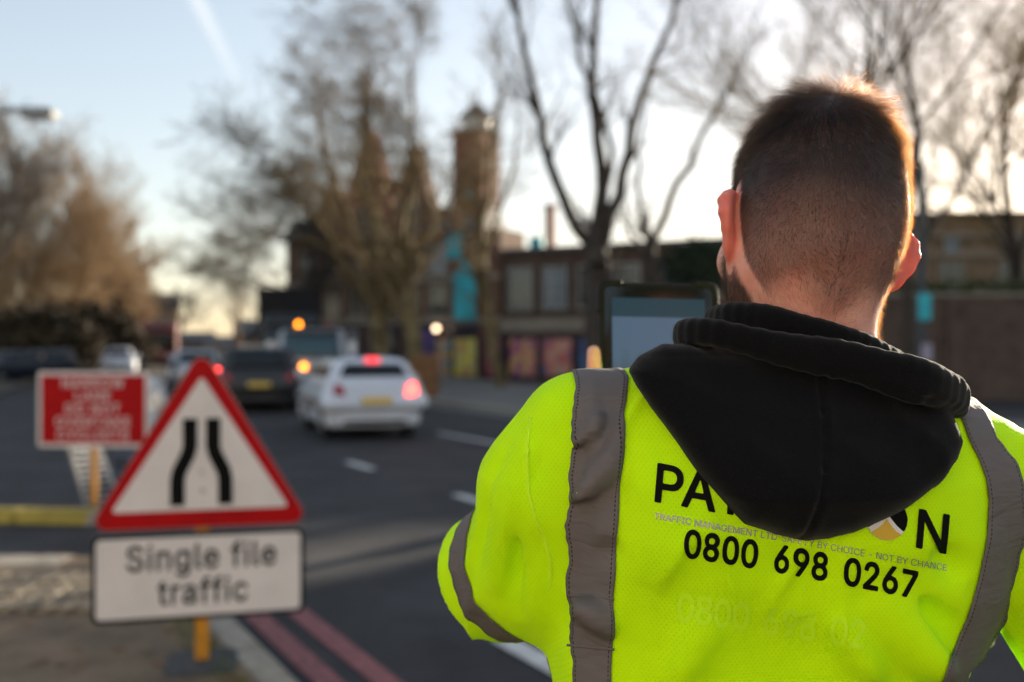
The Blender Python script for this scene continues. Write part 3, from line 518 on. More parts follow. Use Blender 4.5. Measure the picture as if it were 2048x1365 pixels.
def panel(name, f, corners, D, m, parent, nu=7, nv=5, off=0.006, solid=0.0):
    """a panel that lies on a smooth body: corners (4 points outside it) are cast along D"""
    c = np.asarray(corners, np.float32)
    a, b = np.meshgrid(np.linspace(0, 1, nu), np.linspace(0, 1, nv), indexing='ij')
    a, b = a.reshape(-1, 1), b.reshape(-1, 1)
    P = c[0] * (1 - a) * (1 - b) + c[1] * a * (1 - b) + c[2] * a * b + c[3] * (1 - a) * b
    D = np.asarray(D, np.float32)
    D = D / np.linalg.norm(D)
    H = march_out(f, P.astype(np.float32), np.repeat(D[None], len(P), 0), tmax=3.0, step=.9)
    H = H - D * off
    me = np_mesh(name, H, grid_faces(nu, nv), True)
    o = link(name, me, parent, m)
    s = o.modifiers.new("solid", 'SOLIDIFY')
    s.thickness = max(solid, .004)
    s.offset = 0
    return o
# ================================================================== SETTING
M = {}
M['asphalt'] = mat("asphalt", (.033, .031, .033), .82, var=.62, scale=1.1, detail=12, bump=.35, bscale=160, spec=.35)
M['paving'] = mat("paving", (.17, .112, .062), .8, var=.5, scale=3.0, bump=.5, bscale=45)
M['paving_far'] = mat("paving_far", (.16, .15, .135), .85, var=.3, scale=1.2)
M['kerbstone'] = mat("kerbstone", (.33, .29, .23), .75, var=.35, scale=9, bump=.4, bscale=70)
M['sett'] = mat("sett", (.19, .15, .10), .7, var=.45, scale=7, bump=.5, bscale=60)
M['earth'] = mat("earth", (.07, .055, .04), .95, var=.4, scale=.6)
M['red_paint'] = mat("red_paint", (.27, .085, .085), .75, var=.5, scale=14, bump=.3, bscale=120)
M['white_paint'] = mat("white_paint", (.62, .60, .57), .7, var=.3, scale=10, bump=.2, bscale=120)

# the road's course: heading swings from 29 degrees left to 16.5 degrees left
_s = np.arange(-40, 260, .5)
_a = np.radians(29 - 12.5 * np.clip((_s - 20) / 25, 0, 1) ** 1.0)
_p = np.cumsum(np.c_[-np.sin(_a), np.cos(_a)] * .5, 0)
_p = _p - _p[np.argmin(np.abs(_s))] + 1.3 * np.array([math.cos(R(29)), math.sin(R(29))])


def road(s, off, z=0.0):
    a = np.interp(s, _s, _a)
    return np.array([np.interp(s, _s, _p[:, 0]) + math.cos(a) * off, np.interp(s, _s, _p[:, 1]) + math.sin(a) * off, z])


def heading(s):
    return float(np.interp(s, _s, _a))


def strip(name, s0, s1, o0, o1, z, m, step=1.0, thick=0.0, parent=None):
    n = max(2, int((s1 - s0) / step) + 1)
    V, F = [], []
    for s in np.linspace(s0, s1, n):
        V += [road(s, o0, z), road(s, o1, z)]
    F = [[2 * i, 2 * i + 1, 2 * i + 3, 2 * i + 2] for i in range(n - 1)]
    if thick:
        k = len(V)
        V += [v - np.array([0, 0, thick]) for v in V]
        F += [[k + 2 * i, 2 * i, 2 * i + 2, k + 2 * i + 2] for i in range(n - 1)]
        F += [[2 * i + 1, k + 2 * i + 1, k + 2 * i + 3, 2 * i + 3] for i in range(n - 1)]
        F += [[0, k, k + 1, 1], [2 * n - 2, 2 * n - 1, k + 2 * n - 1, k + 2 * n - 2]]
    return link(name, np_mesh(name, V, F), parent, m)


g = MB().add([(-900, -900, -.02), (900, -900, -.02), (900, 900, -.02), (-900, 900, -.02)], [[0, 1, 2, 3]]).build("ground", M['earth'])
tag(g, kind="structure")
rd = MB().add([(-60, -14, 0), (40, -14, 0), (40, 30, 0), (-60, 30, 0)], [[0, 1, 2, 3]]).build("road", M['asphalt'])
tag(rd, kind="structure")
r2 = strip("road", 16, 250, -4, 13, .004, M['asphalt'])
tag(r2, kind="structure")

PZ = .12
# near pavement: bounded by the kerb on the road side, and by a turn of the kerb towards the left
poly = [road(s, -.16)[:2] for s in np.linspace(-9, 6.9, 20)]
ctr = road(6.9, -.9)[:2]
for k in range(1, 7):
    a = R(29) + k / 6 * R(58)
    poly.append(ctr + .74 * np.array([math.cos(a), math.sin(a)]))
yk = poly[-1][1]
poly += [np.array([-14, yk + .3]), np.array([-14, -9])]
poly = [tuple(p) for p in poly]
pav = MB().prism(poly, -.01, PZ, 'z').build("pavement", M['paving'])
tag(pav, kind="structure")
# setts laid in three courses near the kerb, each one a stone
me = None
for row in range(3):
    for i in range(34):
        x = -5.4 + i * .108
        y = 5.62 + row * .31
        w = .080 + rng.uniform(-.006, .006)
        if me is None or rng.random() < .12:
            b = MB().box((0, 0, 0), (w, .285, .06), taper=.93)
            me = b.mesh("sett")
            me.materials.append(M['sett'])
        o = link("sett", me, pav)
        o.location = (x + rng.uniform(-.004, .004), y, PZ - .002 + rng.uniform(-.004, .006))
        o.rotation_euler = (rng.uniform(-.02, .02), rng.uniform(-.02, .02), rng.uniform(-.02, .02))
# kerb stones
kerb = thing("kerb", None, None)
tag(kerb, kind="structure")
kme = MB().box((0, 0, 0), (.88, .16, .26), taper=1.0).mesh("kerbstone")
kme.materials.append(M['kerbstone'])
for i in range(9):
    s = -1.0 + i * .9
    p = road(s, -.075)
    o = link("kerbstone", kme, kerb)
    o.location = (p[0], p[1], PZ - .13 + .003)
    o.rotation_euler = (0, 0, math.pi / 2 + heading(s))
kme2 = MB().box((0, 0, 0), (.90, .34, .26)).mesh("kerbstone")
kme2.materials.append(M['kerbstone'])
for i in range(8):
    o = link("kerbstone", kme2, kerb)
    o.location = (poly[-3][0] - .55 - i * .92, yk - .12 + i * .02, PZ - .13 + .006)
    o.rotation_euler = (0, 0, -.02)
for o in kerb.children:
    b = o.modifiers.new("bevel", 'BEVEL')
    b.width, b.segments = .02, 2

# far pavement and the left verge
fp = strip("far_pavement", -20, 220, 9.95, 16.5, PZ, M['paving_far'], thick=.14)
tag(fp, kind="structure")
fk = strip("far_kerb", -20, 220, 9.8, 9.95, PZ + .004, M['kerbstone'], thick=.14)
tag(fk, kind="structure")
lv = strip("verge", 19, 230, -40, -1.2, PZ, M['earth'], thick=.14)
tag(lv, kind="structure")
M['grass'] = mat("grass", (.05, .07, .015), .9, var=.5, scale=4)

# painted markings
def mark(s0, s1, o0, o1, m, z=.008):
    o = strip("road_marking", s0, s1, o0, o1, z, m, step=.5)
    return tag(o, kind="structure")


mark(-4, 6.6, .16, .29, M['red_paint'])
mark(-4, 6.6, .40, .53, M['red_paint'])
mark(24, 60, .20, .31, M['red_paint'])
for s0 in (-2.2, 1.4, 4.0):
    mark(s0 + .0, s0 + .75, 1.2, 1.34, M['white_paint'])
for s0 in (8.6, 12.0, 20):
    mark(s0, s0 + .95, 3.25, 3.39, M['white_paint'])
for s0 in (-7.2, -1, 5, 13.4, 20.5, 26.5, 32.5, 38.5, 46):
    mark(s0, s0 + 3.0, 6.2, 6.34, M['white_paint'])
mark(-8, 70, 9.35, 9.45, M['white_paint'])
# dropped white give-way bars seen at the right edge
for k in range(3):
    mark(2.0 + .0 * k, 2.22, 2.6 + k * 1.1, 3.4 + k * 1.1, M['white_paint'])

# fallen leaves on the pavement, moss along the kerb
M['dead_leaf'] = mat("dead_leaf", (.20, .10, .035), .8, var=.5, scale=30)
V, F = [], []
for i in range(420):
    x, y = rng.uniform(-4.5, .2), rng.uniform(2.6, 7.0)
    if x * .875 + y * .485 > 1.1: continue
    s_ = rng.uniform(.02, .045)
    a = rng.uniform(0, 6.28)
    n = len(V)
    for k, (u, v, h) in enumerate(((-1, 0, .2), (0, -.6, 0), (1, 0, .25), (0, .6, .1))):
        V.append((x + s_ * (u * math.cos(a) - v * math.sin(a)), y + s_ * (u * math.sin(a) + v * math.cos(a)), PZ + .004 + h * .03))
    F.append([n, n + 1, n + 2, n + 3])
lf = link("fallen_leaves", np_mesh("fallen_leaves", V, F), None, M['dead_leaf'])
tag(lf, "dry brown leaves scattered on the pavement beside the sign post", "leaves", kind="stuff")
M['moss'] = mat("moss", (.10, .14, .02), .9, var=.5, scale=30)
V, F = [], []
for i in range(900):
    s = rng.uniform(2.6, 6.4)
    off = -.2 - abs(rng.normal()) * .07
    p = road(s, off, PZ)
    h = rng.uniform(.01, .035)
    a = rng.uniform(0, 6.28)
    n = len(V)
    w = .006
    V += [p + (w * math.cos(a), w * math.sin(a), 0), p - (w * math.cos(a), w * math.sin(a), 0), p + (rng.normal() * .012, rng.normal() * .012, h)]
    F.append([n, n + 1, n + 2])
ms = link("moss", np_mesh("moss", V, F), None, M['moss'])
tag(ms, "green moss and weeds along the back of the kerb", "moss", kind="stuff")

# contrail high in the sky
M['contrail'] = bpy.data.materials.new("contrail")
M['contrail'].use_nodes = True
nt = M['contrail'].node_tree
nt.nodes.remove(nt.nodes["Principled BSDF"])
tr = nd(nt, "ShaderNodeBsdfTransparent")
tl = nd(nt, "ShaderNodeBsdfTranslucent")
tl.inputs[0].default_value = (.9, .9, .9, 1)
mx = nd(nt, "ShaderNodeMixShader")
tcn = nd(nt, "ShaderNodeTexCoord")
sp = nd(nt, "ShaderNodeSeparateXYZ")
nt.links.new(tcn.outputs["Generated"], sp.inputs[0])
mr = nd(nt, "ShaderNodeMapRange")
mr.inputs[1].default_value, mr.inputs[2].default_value, mr.inputs[3].default_value, mr.inputs[4].default_value = 0, .6, .0, .036
nt.links.new(sp.outputs[2], mr.inputs[0])
nt.links.new(mr.outputs[0], mx.inputs[0])
nt.links.new(tr.outputs[0], mx.inputs[1])
nt.links.new(tl.outputs[0], mx.inputs[2])
nt.links.new(mx.outputs[0], nt.nodes["Material Output"].inputs[0])
ct = MB()
ca, cb = W(500, 215, 5000), W(340, -110, 5000)
ct.bar(ca, cb, 30, 50, n=14, cap=False)
tag(ct.build("contrail", M['contrail'], smooth=True), "pale straight vapour trail slanting across the blue sky", "contrail", kind="stuff")

# ================================================================== BUILDINGS
M['brick_dark'] = mat("brick_dark", (.17, .095, .06), .9, var=.4, scale=1.4)
M['brick_red'] = mat("brick_red", (.26, .11, .07), .9, var=.35, scale=2.0)
M['brick_brown'] = mat("brick_brown", (.105, .068, .05), .9, var=.4, scale=3.0)
M['stone'] = mat("stone", (.30, .26, .21), .85, var=.3, scale=2.0)
M['tan_brick'] = mat("tan_brick", (.24, .17, .11), .9, var=.35, scale=2.0)
M['slate'] = mat("slate", (.09, .085, .085), .7, var=.3, scale=3.0)
M['white_trim'] = mat("white_trim", (.72, .70, .66), .6, var=.1, scale=3)
M['shopfront'] = mat("shopfront", (.035, .025, .04), .5, var=.2, scale=3)
M['glass_dark'] = mat("glass_dark", (.02, .026, .034), .08, spec=.8)
M['glass_blue'] = mat("glass_blue", (.05, .09, .16), .12, spec=.8)
M['teal'] = mat("teal", (.03, .42, .50), .6, var=.35, scale=1.4)
M['purple_panel'] = mat("purple_panel", (.10, .06, .22), .6, var=.4, scale=1.6)
M['grey_metal'] = mat("grey_metal", (.30, .31, .32), .45, metal=.6, var=.15, scale=10)
M['lamp_glow'] = mat("lamp_glow", (.9, .7, .5), .4, emit=(1, .72, .45), estr=1.6)


def window_mesh(w, h, bars=(2, 3)):
    f = MB()
    t = .07
    f.box((-w / 2 - t / 2, 0, 0), (t, .12, h + 2 * t)).box((w / 2 + t / 2, 0, 0), (t, .12, h + 2 * t))
    f.box((0, 0, h / 2 + t / 2), (w, .12, t)).box((0, 0, -h / 2 - t / 2), (w, .12, t))
    for i in range(1, bars[0]):
        f.box((-w / 2 + w * i / bars[0], .01, 0), (.035, .06, h))
    for i in range(1, bars[1]):
        f.box((0, .012, -h / 2 + h * i / bars[1]), (w, .05, .03))
    return f.mesh("window")


_win = {}


def add_window(parent, x, z, w, h, y=-.05, glass='glass_dark', frame='stone', bars=(2, 3), rz=0.0):
    key = (w, h, frame, bars)
    if key not in _win:
        fm = window_mesh(w, h, bars)
        fm.materials.append(M[frame])
        pm = MB().box((0, 0, 0), (w, .03, h)).mesh("pane")
        sm = MB().box((0, 0, 0), (w + .3, .22, .09)).mesh("sill")
        sm.materials.append(M['stone'])
        _win[key] = (fm, pm, sm, {})
    fm, pm, sm, pg = _win[key]
    if glass not in pg:
        q = pm.copy()
        q.materials.clear()
        q.materials.append(M[glass])
        pg[glass] = q
    o = link("window", fm, parent)
    o.location = (x, y, z)
    o.rotation_euler = (0, 0, rz)
    p = link("pane", pg[glass], o)
    p.location = (0, .035, 0)
    s = link("sill", sm, o)
    s.location = (0, -.03, -h / 2 - .12)
    return o


# --- the Victorian block, its tower, and the low shop wing on the far side of the road
BX, BY, BA = -11.3, 52.0, R(-29)
bd = np.array([math.cos(BA), math.sin(BA)])


def U(px):
    r = (px - CX) / FPX
    return (r * BY - BX) / (bd[0] - bd[1] * r)


def UZ(px, py):
    Y = BY + bd[1] * U(px)
    return CAMZ - (py - HY) / FPX * Y


bl = thing("brick_building", "dark red brick Victorian block with gables and a turret behind the bare trees", "building", (BX, BY, 0), BA)
u1 = U(1000)
EV = 7.0
MB().box((u1 / 2 - .3, 1.2, EV / 2), (u1 + .6, 2.4, EV)).build("wall", M['brick_dark'], bl)
rf = MB().prism([(-.3, EV), (1.1, EV + 1.3), (2.6, EV)], -.9, u1 - .9, 'x').build("roof", M['slate'], bl)
for k, (ux, hw, pk, ml) in enumerate(((2.5, 1.4, 9.6, 'brick_dark'), (U(738), 1.9, UZ(738, 262), 'brick_red'), (7.5, 1.4, 11.2, 'brick_dark'))):
    gb = MB().prism([(ux - hw, EV - .02), (ux + hw, EV - .02), (ux + hw, EV + .5), (ux + .25, pk - .3), (ux + .25, pk), (ux - .25, pk), (ux - .25, pk - .3), (ux - hw, EV + .5)], -.25, .6, 'y').build("gable", M[ml], bl)
    add_window(bl, ux, EV + .7, .7, 1.3, y=-.31)
    MB().bar((ux, .1, pk), (ux, .1, pk + .6), .12, .03).build("finial", M['stone'], bl)
for k, ux in enumerate((5.9,)):
    MB().box((ux, 1.1, EV + 1.6), (.8, 1.0, 2.2)).box((ux, 1.1, EV + 2.75), (.95, 1.15, .18)).build("chimney", M['brick_red'], rf)
for z in (2.75, 4.75):
    MB().box((u1 / 2 - .3, -.06, z), (u1 + .66, .16, .22)).build("stone_band", M['stone'], bl)
for row, z in enumerate((3.75, 5.75)):
    for i in range(7):
        add_window(bl, .9 + i * 1.6, z, .95, 1.35, glass='glass_dark' if (i + row) % 3 else 'glass_blue')
for i in range(5):
    x = 1.1 + i * 2.3
    MB().box((x, -.05, 1.35), (1.9, .14, 2.5)).build("shop_window", M['shopfront'], bl)
    q = [c for c in bl.children if c.name.startswith("shop_window")][-1]
    MB().box((x, -.135, 1.45), (1.5, .03, 1.7)).build("pane", M['purple_panel' if i in (0, 3) else 'glass_blue' if i % 2 else 'glass_dark'], q)
# tower
tu0, tu1 = U(907), U(966)
tc_, tw = (tu0 + tu1) / 2, (tu1 - tu0)
tz = UZ(935, 258)
tow = MB()
tow.box((tc_, .75, tz / 2), (tw, tw, tz))
tow = tow.build("tower", M['brick_red'], bl)
for z in (6.2, 8.3, 10.1, tz - .1):
    MB().box((tc_, .75, z), (tw + .2, tw + .2, .16)).build("stone_band", M['stone'], tow)
ctz = UZ(935, 232)
cp = MB().lathe([(tw * .50, tz), (tw * .50, tz + .12), (tw * .40, tz + .14), (tw * .40, ctz - .1), (tw * .52, ctz - .06), (tw * .52, ctz)], (tc_, .75, 0), n=8).build("lantern", M['white_trim'], tow)
sp_ = MB().lathe([(tw * .56, ctz + .005), (tw * .36, ctz + .32), (tw * .16, ctz + .62), (.05, UZ(935, 205) + .15), (.03, UZ(935, 205) + .6)], (tc_, .75, 0), n=8).build("spire", M['slate'], tow)
for z in (7.2, 9.2):
    add_window(bl, tc_, z, .5, 1.1, y=.75 - tw / 2 - .05, bars=(1, 2))
# banners of teal sheeting hung on the tower's foot
bn = MB()
bn = thing("banner", "bright teal sheeting hung in steps down the brick tower", "banner", (BX, BY, 0), BA)
for (x0, y0, x1, y1) in ((915, 545, 958, 640), (900, 470, 930, 520), (925, 375, 950, 400), (930, 520, 955, 545)):
    a0, a1 = U(x0), U(x1)
    z0, z1 = UZ(x0, y1), UZ(x0, y0)
    MB().box(((a0 + a1) / 2, .75 - tw / 2 - .22, (z0 + z1) / 2), (a1 - a0, .05, z1 - z0)).build("sheet", M['teal'], bn)

M['posters'] = []
def poster_mat(cols, seed):
    m = bpy.data.materials.new("poster_print")
    m.use_nodes = True
    n_ = m.node_tree
    p = n_.nodes["Principled BSDF"]
    t = nd(n_, "ShaderNodeTexCoord")
    mp = nd(n_, "ShaderNodeMapping")
    mp.inputs["Location"].default_value = (seed * 3.7, seed * 1.3, seed)
    v = nd(n_, "ShaderNodeTexNoise")
    v.inputs["Scale"].default_value = 1.6
    v.inputs["Detail"].default_value = 1.5
    rp = nd(n_, "ShaderNodeValToRGB")
    rp.color_ramp.interpolation = 'LINEAR'
    while len(rp.color_ramp.elements) < len(cols):
        rp.color_ramp.elements.new(.5)
    for i, c in enumerate(cols):
        rp.color_ramp.elements[i].position = .33 + .34 * i / (len(cols) - 1)
        rp.color_ramp.elements[i].color = (*c, 1)
    n_.links.new(t.outputs["Object"], mp.inputs[0])
    n_.links.new(mp.outputs[0], v.inputs["Vector"])
    n_.links.new(v.outputs["Fac"], rp.inputs[0])
    n_.links.new(rp.outputs[0], p.inputs["Base Color"])
    p.inputs["Roughness"].default_value = .4
    return m


wg = thing("shop_wing", "low two storey shop wing with purple framed windows full of colourful posters", "building", (BX, BY, 0), BA)
w0, w1 = u1 + .02, U(1560)
WZ = UZ(1200, 497)
MB().box(((w0 + w1) / 2, 4.2, WZ / 2), (w1 - w0, 8, WZ)).build("wall", M['brick_brown'], wg)
MB().box(((w0 + w1) / 2, 4.2, WZ + .1), (w1 - w0 + .3, 8.4, .2)).build("roof", M['slate'], wg)
MB().box(((w0 + w1) / 2, .1, UZ(1100, 650)), (w1 - w0, .24, .62)).build("fascia", M['stone'], wg)
for i in range(7):
    x = w0 + 1.0 + i * 1.75
    add_window(wg, x, UZ(1100, 575), 1.1, 1.75, y=.14, glass='glass_blue' if i in (1, 4) else 'glass_dark', frame='grey_metal')
pcols = [[(.35, .06, .05), (.6, .35, .1), (.05, .25, .35), (.7, .3, .2)],
         [(.65, .5, .05), (.75, .68, .06), (.5, .45, .3), (.6, .3, .02)],
         [(.5, .12, .16), (.6, .2, .25), (.3, .05, .1)],
         [(.16, .04, .3), (.68, .22, .24), (.7, .55, .15), (.6, .18, .22), (.2, .05, .3)],
         [(.10, .2, .35), (.7, .16, .10), (.7, .3, .3), (.62, .42, .2), (.3, .3, .4)],
         [(.05, .3, .5), (.1, .1, .35), (.04, .35, .6)]]
for i, (x0, x1) in enumerate(((878, 906), (914, 958), (978, 1004), (1017, 1070), (1084, 1141), (1160, 1196))):
    if x0 < 1000:
        par = bl
    else:
        par = wg
    a0, a1 = U(x0), U(x1)
    z0, z1 = UZ(x0, 752), UZ(x0, 678)
    yy = .14 if par is wg else -.16
    fr = MB()
    t = .16
    xm, zm = (a0 + a1) / 2, (z0 + z1) / 2
    fr.box((xm, yy, zm), (a1 - a0 + 2 * t, .1, z1 - z0 + 2 * t))
    fr = fr.build("shop_window", M['shopfront'], par)
    po = MB().box((0, 0, 0), (a1 - a0, .02, z1 - z0)).build("poster", poster_mat(pcols[i], i), fr)
    po.location = (xm, yy - .065, zm)
for i in range(3):
    x = U(1240) + i * 2.2
    q = MB().box((x, .14, 1.3), (1.8, .1, 2.3)).build("shop_window", M['shopfront'], wg)
    MB().box((x, .08, 1.3), (1.5, .03, 1.9)).build("pane", M['glass_dark'], q)
ch = MB().box((U(1051), 2.5, (WZ + UZ(1051, 402)) / 2), (.32, .5, UZ(1051, 402) - WZ)).box((U(1051), 2.5, UZ(1051, 402) + .06), (.46, .6, .14)).build("chimney", M['brick_red'], wg)
hb = MB().box((U(1056), .9, UZ(1056, 490)), (.65, .3, .9)).box((U(1056), .9, UZ(1056, 490) - .85), (.5, .2, .8)).build("hoarding", M['teal'], wg)
wl = thing("wall_lamp", "lit round lamp on the shop wall between two trees", "lamp", (BX, BY, 0), BA)
c_ = (U(890), -.75, UZ(890, 658))
MB().lathe([(.02, -.12), (.10, -.08), (.13, 0), (.10, .08), (.02, .12)], c_, n=14).build("globe", M['lamp_glow'], wl, True)
MB().bar((c_[0], -.75, c_[2] + .12), (c_[0], 0, c_[2] + .3), .025).build("bracket", M['grey_metal'], wl)

# --- right: garden wall, hedge, and the long brown building behind
gw = thing("garden_wall", "long dark brown brick wall at the back of the far pavement", "wall", (0, 29.5, 0), R(-3))
MB().box((14.5, 0, 1.5), (20, .35, 3.0)).build("wall", M['brick_brown'], gw)
MB().box((14.5, 0, 3.04), (20, .5, .09)).build("coping", M['stone'], gw)
for i in range(6):
    MB().box((5.6 + i * 3.6, -.22, 1.5), (.5, .12, 3.0)).build("pier", M['brick_brown'], gw)
rb = thing("terrace_building", "long low brown building with stone bands rising behind the ivy", "building", (0, 41, 0), R(-4))
zt = CAMZ + (HY - 447) / FPX * 42
MB().box((24, 4, zt / 2), (20, 8, zt)).build("wall", M['tan_brick'], rb)
MB().box((24, 4, zt + .08), (20.4, 8.4, .16)).build("roof", M['slate'], rb)
for z in (zt - .75, zt - 1.55, zt - 2.9):
    MB().box((24, -.07, z), (20.04, .18, .16)).build("stone_band", M['stone'], rb)
for i in range(8):
    add_window(rb, 15.3 + i * 2.3, zt - 1.15, .55, .62, glass='glass_blue' if i % 3 == 1 else 'glass_dark', bars=(1, 2))
    add_window(rb, 15.3 + i * 2.3, zt - 2.3, .9, .9, glass='glass_dark')
# --- right of the frame: unseen tall blocks added to throw shade over the near road
tb_ = thing("added_shade_terrace", "tall brown terrace added beyond the right edge to shade the near road", "building", (0, 0, 0), R(-38))
for c0, c1, hgt_ in ((-5.2, 24, 9.6), (-8.7, -7.5, 9.3)):
    MB().box(((c0 + c1) / 2, 54, hgt_ / 2), (c1 - c0, 8, hgt_)).build("wall", M['tan_brick'], tb_)
for i in range(9):
    for z in (2.0, 5.0, 8.0):
        add_window(tb_, -2.6 + i * 2.9, z, 1.0, 1.5, y=49.95)
MB().box((9.4, 54, 9.66), (29.6, 8.4, .12)).build("roof", M['slate'], tb_)
# --- behind the viewpoint: unseen pale terrace added to bounce the low sun forward
M['render'] = mat("render", (.62, .54, .46), .9, var=.15, scale=1.5)
hr_ = None
for i in range(4):
    c_ = -21 + i * 9.0
    hr_ = thing("added_fill_house", "pale house added behind the viewpoint to bounce light, %s of the row" % ("west end", "second from the west", "second from the east", "east end")[i], "house", (0, 0, 0), R(-38 + 180))
    MB().box((c_ + 4.5, 20, 4.5), (8.96, 8, 9.0)).build("wall", M['render'], hr_)
    MB().prism([(15.7, 9.0), (24.3, 9.0), (20, 11.6)], c_ + .03, c_ + 8.97, 'x').build("roof", M['slate'], hr_)
    for z in (1.9, 4.7, 7.4):
        for k in range(3):
            if z == 1.9 and k == 1: continue
            add_window(hr_, c_ + 1.6 + k * 2.9, z, 1.1, 1.7, y=15.95)
    dr = MB().box((c_ + 4.5, 15.95, 1.15), (1.0, .12, 2.2)).build("door", M['car_black' if 'car_black' in M else 'shopfront'], hr_)
    MB().lathe([(.01, 0), (.04, -.03), (.03, -.07), (.01, -.08)], (c_ + 4.85, 15.88, 1.1), axis='y', n=10).build("door_knob", M['grey_metal'], dr)
# --- left: far brown house
lb = thing("brown_house", "plain brown house end standing behind the golden trees down the road", "building", tuple(W(300, 690, 92) * (1, 1, 0)), R(18))
lz = CAMZ + (HY - 592) / FPX * 92
MB().box((0, 0, lz / 2 - .6), (5, 8, lz - 1.2)).build("wall", M['tan_brick'], lb)
MB().prism([(-2.7, lz - 1.2), (2.7, lz - 1.2), (2.3, lz), (-2.3, lz)], -4.2, 4.2, 'y').build("roof", M['slate'], lb)
for i in range(2):
    for j in range(2):
        add_window(lb, -1.2 + 2.4 * i, 1.6 + j * 1.6, .8, 1.1, y=-4.06)
# --- more houses far down the road, right of the gap
for i, (px, Y, w, top, c) in enumerate(((545, 118, 9, 640, 'brick_dark'), (475, 160, 10, 672, 'tan_brick'), (360, 175, 12, 664, 'brick_brown'))):
    z = CAMZ + (HY - top) / FPX * Y
    h = thing("distant_house", ["dark brick house far off beyond the white works truck", "pale brick house closing the end of the road", "brown house far down the road left of the bright gap"][i], "house", tuple(W(px, 690, Y) * (1, 1, 0)), R(16))
    MB().box((0, 0, z / 2 - .8), (w, 8, z - 1.6)).build("wall", M[c], h)
    MB().prism([(-4.3, z - 1.6), (4.3, z - 1.6), (0, z)], -w / 2, w / 2, 'x').build("roof", M['slate'], h)
    for k in range(3):
        add_window(h, -w / 3 + k * w / 3, z / 2, 1.0, 1.4, y=-4.06)

# ================================================================== TREES
M['bark_dark'] = mat("bark_dark", (.055, .042, .032), .9, var=.4, scale=6)
M['bark_olive'] = mat("bark_olive", (.19, .14, .065), .9, var=.6, scale=2.5)
M['bark_tan'] = mat("bark_tan", (.24, .16, .085), .9, var=.4, scale=4)
M['twig_dark'] = mat("twig_dark", (.07, .052, .038), .9)
M['twig_olive'] = mat("twig_olive", (.15, .10, .045), .9)
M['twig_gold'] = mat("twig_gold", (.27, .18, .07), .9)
M['twig_tan'] = mat("twig_tan", (.30, .205, .115), .9)
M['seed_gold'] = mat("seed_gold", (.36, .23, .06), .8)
M['ivy'] = mat("ivy", (.06, .075, .018), .6, var=.5, scale=2)
M['hedge_gold'] = mat("hedge_gold", (.16, .13, .015), .8, var=.5, scale=2)


def segs_mesh(name, S, n):
    """S: (k,8) rows p0 p1 r0 r1 -> tapered prisms"""
    S = np.asarray(S, float)
    p0, p1, r0, r1 = S[:, :3], S[:, 3:6], S[:, 6], S[:, 7]
    d = p1 - p0
    d /= np.linalg.norm(d, axis=1, keepdims=True) + 1e-9
    ref = np.where(np.abs(d[:, 2:3]) < .9, [[0, 0, 1.]], [[1., 0, 0]])
    u = np.cross(d, ref)
    u /= np.linalg.norm(u, axis=1, keepdims=True)
    v = np.cross(d, u)
    t = np.arange(n) * 2 * math.pi / n
    ring = np.cos(t)[None, :, None] * u[:, None] + np.sin(t)[None, :, None] * v[:, None]
    A = p0[:, None] + ring * r0[:, None, None]
    B = p1[:, None] + ring * r1[:, None, None]
    V = np.concatenate([A, B], 1).reshape(-1, 3)
    i = np.arange(n)
    f = np.stack([i, (i + 1) % n, n + (i + 1) % n, n + i], 1)
    F = (f[None] + (np.arange(len(S)) * 2 * n)[:, None, None]).reshape(-1, 4)
    return np_mesh(name, V, F, n > 3)


